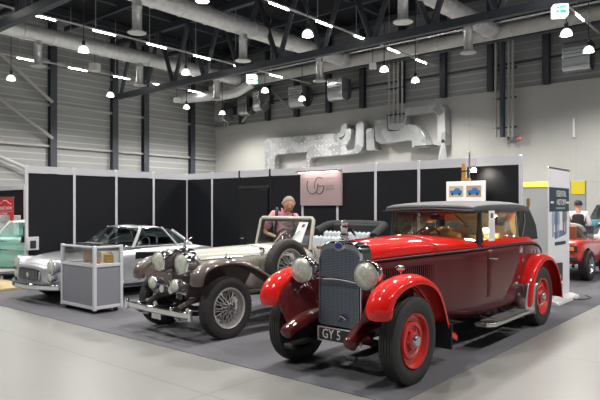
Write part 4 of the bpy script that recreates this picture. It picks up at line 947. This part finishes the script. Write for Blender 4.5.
# ---- pale green saloon at far left, seen past the partition end
MINT = mat('pale_green_paint', (.27, .55, .48), .45, coat=.6)
base = ([(0, 1.0), (.5, 1.05), (.70, 1.3), (.74, 1.9), (.74, 2.4), (.70, 2.95), (.5, 3.2), (0, 3.3)], [.98] * 8)
top = ([(0, 1.38), (.42, 1.42), (.56, 1.55), (.60, 1.95), (.60, 2.4), (.56, 2.7), (.42, 2.85), (0, 2.9)], [1.33] * 8)
ST = [(-.75, .60, .38, .70, .80), (-.6, .74, .30, .80, .90), (0, .82, .26, .90, .96), (.9, .84, .25, .95, .99), (2.0, .84, .25, .96, .99), (3.0, .82, .26, .92, .96), (3.4, .76, .3, .82, .88), (3.6, .62, .36, .74, .80)]
gr_, rb, rt = closed_car('pale green saloon with white roof glimpsed left of the partitions', (-15.3, 5.38, .0), R(-50), MINT, ST, (0, 2.6), .33, 1.42, .17, base, top, 1.36, [(2, .035), (4, .04), (5, .04)], glass('car_glass_clear'), mat('car_white', (.62, .64, .62), .3, coat=1))
for s in (-1, 1):
    B().tube([(s * .86, .2, .88), (s * .865, 1.2, .90), (s * .865, 3.0, .88)], .012, 6).build('chrome_strip', CHROME, gr_)
    B().tube([(s * .85, .2, .72), (s * .865, 1.2, .73), (s * .865, 2.0, .66)], .012, 6).build('chrome_strip', CHROME, gr_)
    for y in (1.85, 2.75): B().tube([(s * .85, y, .80), (s * .89, y, .80), (s * .89, y + .14, .80)], .012, 6).build('door_handle', CHROME, gr_)
    B().tube([(s * .80, 1.28, .96), (s * .88, 1.28, 1.02)], .012, 6).build('mirror_stalk', CHROME, gr_); B().lathe([(-.04, .001), (-.03, .06), (.02, .055), (.06, .001)], 14, Matrix.Translation((s * .9, 1.28, 1.04)), axis='Y').build('mirror', CHROME, gr_)
B().tube([(-.8, -.8, .42), (-.4, -.9, .42), (.4, -.9, .42), (.8, -.8, .42)], .05, 8).build('bumper', CHROME, gr_)
for x in (-.33, .33): B().box((x, 1.9, .95), (.5, .15, .6)).build('seat', mat('green_trim', (.03, .10, .08), .6), gr_, bevel=.05)
headlamp(gr_, -.62, -.66, .72, .10, .12); headlamp(gr_, .62, -.66, .72, .10, .12)

# ---- red rear-seen roadster at right
RED2 = mat('orange_red_paint', (.62, .022, .012), .35, coat=1)
def rrow(y, w, zl, zs, zt): return body_ring(y, w, zl, zs, zt)
bg = thing('sports_car', 'small open red car seen from behind, right of the banner', 'car', (-4.30, 14.25, 0))
o = B().loft([rrow(*q) for q in spline([(-.62, .58, .48, .82, .88), (-.55, .68, .42, .86, .92), (-.2, .72, .38, .90, .95), (.3, .72, .34, .90, .95), (.8, .70, .32, .86, .90), (1.6, .70, .32, .86, .90), (1.95, .66, .34, .80, .86), (2.3, .5, .4, .7, .76)], 3)]).build('body', RED2, bg, sub=1)
cc = [B().lathe([(s * .50, .001), (s * .50, .40), (s * 1.3, .40), (s * 1.3, .001)], 24, Matrix.Translation((0, y, .34)), axis='X') for y in (0, 1.75) for s in (-1, 1)]
cut(o, cc)
for y in (0, 1.75):
    for s in (-1, 1):
        wh = tyre(bg, s * .70, y, .34, .22, s, hole=.6); disc_rim(wh, .34, .22, s, NICKEL)
for s in (-1, 1):
    for i, (x, m) in enumerate(((.56, mat('amber_lens', (.75, .22, .02), .2, coat=1)), (.44, mat('red_lens', (.45, .01, .01), .2, coat=1)), (.33, mat('red_lens')))): B().box((s * x, -.66, .74), (.10, .03, .09)).build('tail_lamp', m, bg, bevel=.01)
    B().tube([(s * .62, .25, .92), (s * .50, .12, 1.12), (s * .45, .1, 1.22)], .03, 8).build('roll_bar_leg', mat('grey_vinyl', (.22, .22, .23), .5), bg)
B().box((0, -.66, .74), (1.36, .02, .14)).build('lamp_panel', BLACKP, bg, bevel=.01)
B().box((0, -.68, .52), (1.36, .10, .12)).build('bumper', BLACKP, bg, bevel=.03)
B().tube(spline([(-.62, .1, 1.1), (-.5, .1, 1.22), (0, .1, 1.26), (.5, .1, 1.22), (.62, .1, 1.1)], 4), .05, 8).build('hood_roll', mat('grey_vinyl'), bg)
OR = mat('tan_orange_leather', (.42, .11, .02), .5)
for x in (-.32, .32):
    st = B().box((x, -.02, 1.02), (.34, .10, .42)).build('luggage_panel', OR, bg, bevel=.03)
    B().box((x, -.075, 1.02), (.07, .02, .40)).build('strap', BLACKP, st)
B().box((.45, -.1, 1.0), (.5, .06, .42)).build('clear_screen', GLASS, bg, bevel=.02)
B().tube([(-.3, -.5, .38), (-.3, -.75, .36)], .035, 10).build('exhaust', NICKEL, bg)
B().box((0, 1.2, 1.05), (1.1, .04, .3)).build('windscreen', GLASSD, bg, bevel=.01)

# ---- white sports car and blue car behind
CWH = mat('car_white_gloss', (.72, .73, .74), .3, coat=1)
base = ([(0, 1.15), (.5, 1.2), (.72, 1.45), (.76, 1.9), (.74, 2.3), (.68, 2.65), (.45, 2.85), (0, 2.95)], [.88] * 8)
top = ([(0, 1.7), (.4, 1.72), (.54, 1.8), (.58, 2.0), (.58, 2.2), (.54, 2.35), (.4, 2.45), (0, 2.5)], [1.2] * 8)
ST = [(-.85, .5, .3, .5, .56), (-.7, .72, .24, .6, .66), (-.3, .82, .2, .72, .78), (.3, .85, .18, .78, .84), (1.2, .86, .18, .84, .88), (2.2, .86, .18, .87, .9), (2.9, .84, .2, .88, .92), (3.35, .74, .28, .8, .86)]
wc, rb, rt = closed_car('white sports car at the right edge behind the red open car', (-4.65, 18.4, 0), R(88), CWH, ST, (0, 2.45), .32, 1.5, .2, base, top, 1.23, [(2, .03), (4, .04)], GLASSD)
wc.location = (-1.9, 18.6, 0)
ST = [(-.85, .6, .35, .75, .82), (-.7, .76, .28, .85, .92), (0, .84, .24, .98, 1.04), (.8, .86, .24, 1.06, 1.12), (2.2, .86, .24, 1.08, 1.14), (3.2, .84, .26, 1.04, 1.10), (3.6, .76, .32, .95, 1.0)]
base = ([(0, .75), (.5, .82), (.74, 1.1), (.78, 1.7), (.78, 2.4), (.74, 3.1), (.5, 3.35), (0, 3.4)], [1.12] * 8)
top = ([(0, 1.45), (.45, 1.48), (.60, 1.6), (.64, 1.9), (.64, 2.4), (.60, 2.95), (.45, 3.1), (0, 3.12)], [1.62] * 8)
bc, rb, rt = closed_car('blue car with dark windscreen against the concrete wall at the right edge', (-4.6, 21.4, .0), R(88), mat('cyan_blue_paint', (.02, .22, .36), .3, coat=1), ST, (0, 2.55), .34, 1.5, .2, base, top, 1.68, [(2, .04), (4, .04)], GLASSD)
bc.location = (-1.95, 21.6, .12)

# ================================================================ BANNERS AND BACKGROUND STANDS
t = thing('roll_up_banner', 'tall white roll-up banner with dark green heading and printed figures', 'banner', (-3.2, 10.86, 0))
bn = bx('banner_sheet', (0, 0, 1.18), (.012, 1.20, 2.26), mat('banner_white', (.72, .72, .76), .55), t, bevel=0)
bx('top_bar', (0, 0, 2.33), (.03, 1.22, .03), NICKEL, t)
base_ = B().prism([(-.08, 0), (.18, 0), (.16, .05), (.06, .08), (-.06, .08), (-.08, .05)], -.62, .64, 'Y').build('base', mat('banner_base', (.75, .75, .76), .35, .2), t, bevel=.01)
GRN = mat('slate_green', (.025, .055, .075), .5)
h = bx('heading_panel', (.009, 0, 1.79), (.004, 1.12, .42), GRN, bn, bevel=0)
WT = mat('print_white', (.75, .75, .75), .5)
text('ESSENTIAL', .15, WT, bn, (.013, .1, 1.89), (R(90), 0, R(90)), sx=.8)
text('HISTORY', .15, WT, bn, (.013, .1, 1.74), (R(90), 0, R(90)), sx=.9)
for y in (-.42, .46): B().box((.013, y, 1.74), (.002, .16, .03)).build('dash', WT, bn, smooth=False)
bx('rule', (.013, .05, 1.64), (.002, .5, .03), mat('print_grey', (.3, .33, .36), .5), bn, bevel=0)
bx('footer_bar', (.009, .05, 1.02), (.004, .62, .06), GRN, bn, bevel=0)
PB = mat('print_navy', (.14, .17, .28), .5); PB2 = mat('print_greyblue', (.30, .36, .48), .5)
def figure(y, z, s, m):
    poly = [(-.05, 0), (-.06, .25), (-.09, .3), (-.08, .5), (-.03, .55), (-.03, .62), (0, .66), (.03, .62), (.03, .55), (.08, .5), (.1, .3), (.06, .25), (.05, 0), (.01, 0), (0, .22), (-.01, 0)]
    B().prism([(y + a * s, z + b_ * s) for a, b_ in poly], .007, .010, 'X').build('figure_print', m, bn, smooth=False)
figure(-.36, 1.14, .80, PB2); figure(-.20, 1.12, .88, PB); figure(-.07, 1.12, .86, PB2); figure(.24, 1.18, .8, PB); figure(.37, 1.2, .78, mat('print_brown', (.28, .20, .18), .5))
B().prism([(-.25, 1.10), (.35, 1.16), (.42, 1.20), (.1, 1.25), (-.3, 1.22)], .0065, .0085, 'X').build('ground_print', PB, bn, smooth=False)
bx('black_panel', (.06, -.22, .53), (.05, .30, .32), BLACKP, t); bx('black_panel', (.06, -.2, .27), (.04, .26, .1), BLACKP, t)
B().tube(spline([(.1, .2, .03), (.3, .35, .01), (.35, .7, .012), (.2, .9, .01)], 6), .012, 6).build('cable', BLACKP, t)
# grey partition with yellow fascia behind
t = thing('partition_wall', 'light grey stand wall with yellow top strip beyond the red car', 'partition', (-4.25, 12.0, 0))
GW = mat('grey_wall_board', (.36, .37, .38), .6); YEL = mat('yellow_board', (.80, .66, .04), .5)
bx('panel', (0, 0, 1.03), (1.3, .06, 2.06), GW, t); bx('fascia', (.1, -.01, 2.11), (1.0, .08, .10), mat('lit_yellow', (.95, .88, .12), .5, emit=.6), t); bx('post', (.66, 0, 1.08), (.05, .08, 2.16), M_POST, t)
t = thing('display_tower', 'narrow stand tower in yellow and pale blue squares behind the banner', 'tower', (-4.78, 17.6, 0))
bx('panel', (0, 0, 1.2), (.62, .10, 2.4), GW, t)
bx('square', (.12, -.06, 2.2), (.36, .02, .38), YEL, t); bx('square', (-.2, -.06, 2.2), (.2, .02, .38), mat('pale_yellow', (.85, .83, .45), .5), t)
for z, c in ((1.9, 'print_lilac'), (1.72, 'yy'), (1.56, 'print_skyblue')):
    bx('square', (-.2, -.06, z), (.2, .02, .16), {'print_lilac': mat('print_lilac', (.40, .45, .75), .5), 'yy': YEL, 'print_skyblue': mat('print_skyblue', (.20, .42, .78), .5)}[c], t)
t = thing('wooden_post', 'short varnished wooden post standing behind the red car roof', 'post', (-3.42, 9.95, 0))
bx('stick', (0, 0, .9), (.03, .03, 1.6), mat('varnished_pine', (.42, .26, .12), .5), t); bx('cap', (0, 0, 1.74), (.05, .05, .14), mat('varnished_pine'), t); bx('foot', (0, 0, .05), (.24, .24, .1), mat('varnished_pine'), t)
t = thing('partition_wall', 'light grey side wall standing behind the tail of the red car', 'partition', (-4.2, 13.6, 0))

bpy.data.objects.remove(t)
# far left: dark stand with white frame and red banner
t = thing('trade_stand', 'dark stand in a white frame at the far left edge', 'stand', (-22.15, 8.95, 0))
bx('back_panel', (0, .1, 1.15), (5.2, .06, 2.3), M_PANEL, t); bx('top_beam', (0, 0, 2.32), (5.3, .16, .16), mat('white_profile', (.6, .62, .64), .45), t)
for x in (-2.6, 2.6): bx('post', (x, 0, 1.15), (.10, .12, 2.3), mat('white_profile'), t)
bx('counter', (.6, -.7, 1.28), (4.4, .9, .22), mat('grey_counter', (.32, .33, .34), .5), t, bevel=.02); bx('counter_front', (.6, -.7, .6), (4.3, .8, 1.18), mat('white_profile'), t)
t = thing('roll_up_banner', 'red banner with white lettering at the far left edge', 'banner', (-19.72, 8.35, 0))
RB = mat('banner_red', (.52, .03, .03), .5)
s_ = bx('banner_sheet', (0, 0, 1.2), (1.25, .02, 1.5), RB, t, bevel=0); bx('top_bar', (0, 0, 1.97), (1.3, .04, .05), NICKEL, t); bx('base', (0, 0, .06), (1.3, .25, .1), NICKEL, t); bx('pole', (0, .04, 1.0), (.03, .02, 1.9), NICKEL, t)
text('CLASSIC SHOW', .15, WT, s_, (0, -.015, 1.62), (R(90), 0, 0)); text('AUTOMOBILE', .1, WT, s_, (-.1, -.015, 1.46 - .02), (R(90), 0, 0))
B().tube([(-.45, -.015, 1.74), (-.25, -.015, 1.80), (-.1, -.015, 1.87), (.15, -.015, 1.86), (.3, -.015, 1.79), (.48, -.015, 1.75)], .012, 4).build('outline_print', WT, s_)
bx('rule', (0, -.015, 1.52 - .0), (1.25, .004, .02), mat('print_grey'), s_, bevel=0)
t = thing('red_crane_arm', 'red metal arm beside the red banner at the far left edge', 'machine', (-20.75, 8.0, 0))
B().tube([(-.2, 0, .2), (.0, 0, 1.6), (.12, 0, 2.0), (.25, 0, 2.15)], [.12, .12, .08, .04], 6).build('arm', mat('machine_red', (.42, .05, .04), .5), t); bx('base', (-.1, 0, .15), (.7, .5, .3), mat('machine_red'), t)
bx('joint', (0, -.12, 1.4), (.3, .1, .18), BLACKP, t)
# low trailer ramp and wooden deck, far left
t = thing('trailer_ramp', 'pale grey low trailer ramp at the left edge behind the silver coupe', 'ramp', (-12.9, 4.75, 0))
bx('deck', (0, 0, .26), (1.5, .7, .08), mat('ramp_grey', (.40, .41, .43), .5), t); bx('edge', (.75, 0, .30), (.06, .7, .06), NICKEL, t)
for x in (.1, .6): B().tube([(x, -.3, .22), (x - .12, -.38, .06)], .025, 8).build('prop', BLACKP, t)
for x in (-.65, .65):
    for y in (-.28, .28): bx('leg', (x, y, .14), (.06, .06, .16), NICKEL, t)
t = thing('wooden_deck', 'yellowish wooden board floor strip at the left edge of the carpet', 'deck', (-12.75, 5.1, .0))
bx('board', (0, 0, .03), (1.7, 1.1, .045), mat('pale_wood', (.52, .40, .22), .55, noise=.15, nscale=5), t)

# ================================================================ PEOPLE
SKIN = mat('skin', (.52, .27, .19), .5); 
def skinned(name, chains, m, parent, sub=2, root=None):
    """chains: list of lists of ((x,y,z), r); identical coordinates are shared"""
    idx = {}; vs = []; rs = []; es = []
    for ch in chains:
        prev = None
        for p, r in ch:
            k = tuple(round(a, 4) for a in p)
            if k not in idx: idx[k] = len(vs); vs.append(p); rs.append(r)
            i = idx[k]
            if prev is not None and prev != i: es.append((prev, i))
            prev = i
    me = bpy.data.meshes.new(name); me.from_pydata(vs, es, []); o = bpy.data.objects.new(name, me); COL.objects.link(o); o.parent = parent
    me.materials.append(m)
    md = o.modifiers.new('skin', 'SKIN'); md.use_smooth_shade = True
    for i, r in enumerate(rs):
        me.skin_vertices[0].data[i].radius = r if isinstance(r, tuple) else (r, r)
    me.skin_vertices[0].data[0].use_root = True
    s = o.modifiers.new('sub', 'SUBSURF'); s.levels = sub; s.render_levels = sub
    dg = bpy.context.evaluated_depsgraph_get(); me2 = bpy.data.meshes.new_from_object(o.evaluated_get(dg)); o.modifiers.clear(); o.data = me2; me2.name = name
    me2.shade_smooth(); return o
def head_verts(c, s, M):
    """face down -Y"""
    b = B(); rings = []; n = 24
    for i in range(17):
        v = i / 16; z = -1 + 2 * v; rr = sqrt(max(0, 1 - z * z)); ring = []
        for k in range(n):
            a = 2 * pi * k / n; x = rr * sin(a); y = -rr * cos(a)
            w = .76; 
            if z < 0: w *= 1 + z * .28
            yy = y * (.95 if y < 0 else 1.02); X = x * w; Y = yy * .92; Z = z
            if z < -.2 and y > 0: Y *= 1 + z * .35
            fr = max(0, -y) ** 6 if rr > 0 else 0
            cx_ = abs(x)
            if cx_ < .16 and -.28 < z < .18 and y < 0: Y -= .16 * (1 - abs(z + .12) / .35) * (1 - cx_ / .2)
            if .14 < cx_ < .42 and .0 < z < .26 and y < 0: Y += .07
            if cx_ < .3 and z < -.75 and y < 0: Y -= .10
            if cx_ < .25 and -.5 < z < -.36 and y < 0: Y -= .04
            ring.append(tuple(M @ Vector((c[0] + X * s, c[1] + Y * s, c[2] + Z * s))))
        rings.append(ring)
    b.loft(rings, True, False)
    return b
def join_into(o, b):
    bm = bmesh.new(); bm.from_mesh(o.data)
    vs = [bm.verts.new(v) for v in b.v]
    for f in b.f:
        try: q = bm.faces.new([vs[i] for i in dict.fromkeys(f)]); q.smooth = True
        except Exception: pass
    bmesh.ops.remove_doubles(bm, verts=vs, dist=1e-4); bmesh.ops.recalc_face_normals(bm, faces=bm.faces); bm.to_mesh(o.data); bm.free()
def hand_chains(wr, d, up, s):
    """palm and five fingers from a wrist point along d; up = back of hand"""
    d = Vector(d).normalized(); up = (Vector(up) - d * Vector(up).dot(d)).normalized(); sd = d.cross(up) * s; wr = Vector(wr); ch = []
    palm = wr + d * .045; ch.append([(tuple(wr), .026), (tuple(palm), (.034, .018))])
    for k, (off, L) in enumerate(((-.03, .055), (-.01, .068), (.01, .073), (.03, .065))):
        b0 = palm + sd * off + d * .02; b1 = b0 + d * L * .5 - up * .008; b2 = b1 + d * L * .3 - up * .022; b3 = b2 + d * L * .12 - up * .02
        ch.append([(tuple(palm), (.034, .018)), (tuple(b0), .011), (tuple(b1), .009), (tuple(b2), .0085), (tuple(b3), .007)])
    t0 = wr + d * .02 - sd * .03; t1 = t0 - sd * .022 + d * .03 - up * .012; t2 = t1 + d * .028 - up * .012
    ch.append([(tuple(wr), .026), (tuple(t0), .013), (tuple(t1), .011), (tuple(t2), .009)])
    return ch
def person(label, loc, rz, J, hair, parts, headM, hs=.118):
    t = thing('person', label, 'person', loc, rz)
    ch = [[(J['pelvis'], .13), (J['waist'], (.135, .10)), (J['chest'], (.16, .11)), (J['neck0'], .07), (J['neck1'], .052), (J['head'], .06)]]
    for s in ('l', 'r'):
        k = -1 if s == 'l' else 1
        ch.append([(J['chest'], (.16, .11)), (J['sh' + s], .065), (J['el' + s], .043), (J['wr' + s], .027)])
        ch += hand_chains(J['wr' + s], J.get('hd' + s, (0, -1, -.3)), (0, -.2, 1), k)
        ch.append([(J['pelvis'], .13), (J['hip' + s], .10), (J['kn' + s], .062), (J['an' + s], .042), (J['toe' + s], .035)])
    body = skinned('body', ch, SKIN, t)
    join_into(body, head_verts((0, 0, 0), hs, Matrix.Translation(J['head']) @ headM))
    M = Matrix.Translation(J['head']) @ headM
    e = B()
    for s in (-1, 1): e.tube([(s * hs * .74, .0, -.1 * hs), (s * hs * .84, .02, .02 * hs), (s * hs * .82, .02, .2 * hs), (s * hs * .74, .0, .2 * hs)], .014, 8)
    eb = B(); eb.v = [tuple(M @ Vector(v)) for v in e.v]; eb.f = e.f; eb.m = e.m; join_into(body, eb)
    # eyes
    for s in (-1, 1): B().lathe([(-.012, .001), (-.008, .009), (0, .012)], 10, M @ Matrix.Translation((s * hs * .30, -hs * .80, hs * .1)), axis='Y').build('eye', mat('eye', (.05, .04, .035), .2), t)
    B().box((0, -hs * .90, -hs * .46), (hs * .42, .012, .010), M).build('mouth', mat('lip', (.36, .13, .11), .5), t, bevel=.003)
    # hair cap
    rings = []
    for i in range(12):
        ring = []
        for k in range(24):
            a = 2 * pi * k / 24; c_ = cos(a); lim = R(100) + (R(38) - R(100)) * max(0, c_) ** .8 + R(18) * max(0, -c_)
            th = .02 + (lim - .02) * i / 11; lump = 1 + .03 * sin(5 * a + i)
            ring.append(tuple(M @ Vector((sin(th) * sin(a) * .80 * hs * lump, (-sin(th) * c_ * .96 + .04) * hs, cos(th) * 1.06 * hs * lump))))
        rings.append(ring)
    B().loft(rings, True, False).build('hair', hair, t, solid=.014, sub=1)
    for name, c, m in parts(J, ch): skinned(name, c, m, t)
    return t
def grow(p, r): return (p, tuple(a for a in r) if isinstance(r, tuple) else r)
J = dict(pelvis=(-.03, .10, .98), waist=(-.03, .05, 1.16), chest=(-.01, -.02, 1.40), neck0=(.02, -.08, 1.58), neck1=(.04, -.14, 1.64), head=(.07, -.23, 1.735),
         shl=(-.20, -.01, 1.55), shr=(.20, -.10, 1.50), ell=(-.36, .02, 1.22), elr=(.36, -.12, 1.18), wrl=(-.10, -.24, 1.12), wrr=(.18, -.38, 1.08), hdl=(.3, -1, -.15), hdr=(-.2, -1, -.25),
         hipl=(-.10, .06, .88), hipr=(.10, .06, .88), knl=(-.11, .02, .48), knr=(.11, -.02, .48), anl=(-.11, .07, .09), anr=(.11, .04, .09), toel=(-.12, -.10, .04), toer=(.12, -.13, .04))
PINK = mat('pink_shirt_cloth', (.66, .30, .33), .8, noise=.1, nscale=30); DEN = mat('dark_trousers', (.03, .035, .05), .8)
def lerp(a, b, t): return tuple(a[i] + (b[i] - a[i]) * t for i in range(3))
def p1(J, ch):
    sh = [[(J['pelvis'], (.165, .135)), (J['waist'], (.175, .135)), (J['chest'], (.19, .145)), (lerp(J['chest'], J['neck0'], .85), .085)]]
    for s in 'lr': sh.append([(J['chest'], (.19, .145)), (J['sh' + s], .088), (lerp(J['sh' + s], J['el' + s], .5), .075), (lerp(J['sh' + s], J['el' + s], .88), .072)])
    tr = []
    for s in 'lr': tr.append([(lerp(J['pelvis'], J['waist'], -.1), (.155, .13)), (J['hip' + s], .115), (J['kn' + s], .082), (lerp(J['kn' + s], J['an' + s], .95), .07)])
    so = [[(lerp(J['an' + s], J['toe' + s], -.2), .05), (lerp(J['an' + s], J['toe' + s], .3), .05), (lerp(J['an' + s], J['toe' + s], 1.05), .042)] for s in 'lr']
    return [('shirt', sh, PINK), ('trousers', tr, DEN), ('shoe', so[:1], BLACKP), ('shoe', so[1:], BLACKP)]
hm = Matrix.Rotation(R(8), 4, 'Z') @ Matrix.Rotation(R(24), 4, 'X')
man = person('man in a pink short-sleeved shirt with backpack looking down at the cream car', (-7.13, 7.96, 0), R(45), J, mat('grey_brown_hair', (.26, .22, .18), .7, noise=.3, nscale=60), p1, hm, .136)
man.scale = (1.0, 1.0, .985)
bk = B().tube([(-.22, .20, 1.0), (-.22, .22, 1.15), (-.20, .18, 1.35), (-.18, .12, 1.50)], [.10, .16, .15, .08], 12).build('backpack', BLACK, man, sub=1)
for s in (-1, 1): B().tube(spline([(s * .13 - .02, .10, 1.60), (s * .13, -.03, 1.66), (s * .145, -.15, 1.58), (s * .155, -.20, 1.42), (s * .17, -.12, 1.22), (s * .14, .14, 1.08)], 4), .028 if s < 0 else .014, 6).build('backpack_strap', BLACK, man)
B().tube([(-.05, -.11, 1.66), (-.035, -.18, 1.60), (.01, -.19, 1.54), (.06, -.18, 1.60), (.10, -.11, 1.65)], .014, 6).build('collar', PINK, man)

J2 = dict(pelvis=(0, .0, .93), waist=(0, .0, 1.10), chest=(0, -.03, 1.34), neck0=(0, -.04, 1.50), neck1=(0, -.06, 1.55), head=(.0, -.09, 1.655),
          shl=(-.19, -.02, 1.43), shr=(.19, -.02, 1.43), ell=(-.27, -.02, 1.15), elr=(.27, -.05, 1.15), wrl=(-.16, -.22, 1.05), wrr=(.16, -.24, 1.06), hdl=(.3, -1, -.2), hdr=(-.3, -1, -.2),
          hipl=(-.10, 0, .86), hipr=(.10, 0, .86), knl=(-.11, -.02, .48), knr=(.11, -.02, .48), anl=(-.11, .02, .09), anr=(.11, .02, .09), toel=(-.12, -.13, .04), toer=(.12, -.13, .04))
def p2(J, ch):
    WS = mat('white_shirt_cloth', (.72, .74, .78), .8); out = p1(J, ch); sh = [[(J['pelvis'], (.14, .11)), (J['waist'], (.145, .11)), (J['chest'], (.165, .12)), (lerp(J['chest'], J['neck0'], .85), .075)]]
    for s in 'lr': sh.append([(J['chest'], (.165, .12)), (J['sh' + s], .082), (J['el' + s], .062), (lerp(J['el' + s], J['wr' + s], .9), .045)])
    vest = [[(lerp(J['pelvis'], J['waist'], .3), (.165, .135)), (J['waist'], (.17, .135)), (J['chest'], (.225, .175)), (lerp(J['chest'], J['neck0'], .62), (.17, .13))]]
    return [('shirt', sh, WS), ('vest', vest, BLACK)] + out[1:]
man2 = person('dark-haired man in black waistcoat and white shirt seen from behind at right', (-4.45, 16.75, 0), R(180 + 15), J2, mat('black_hair', (.012, .010, .010), .6), p2, Matrix.Rotation(R(20), 4, 'Z') @ Matrix.Rotation(R(25), 4, 'X'), .12)
man2.scale = (1.04, 1.04, 1.04)
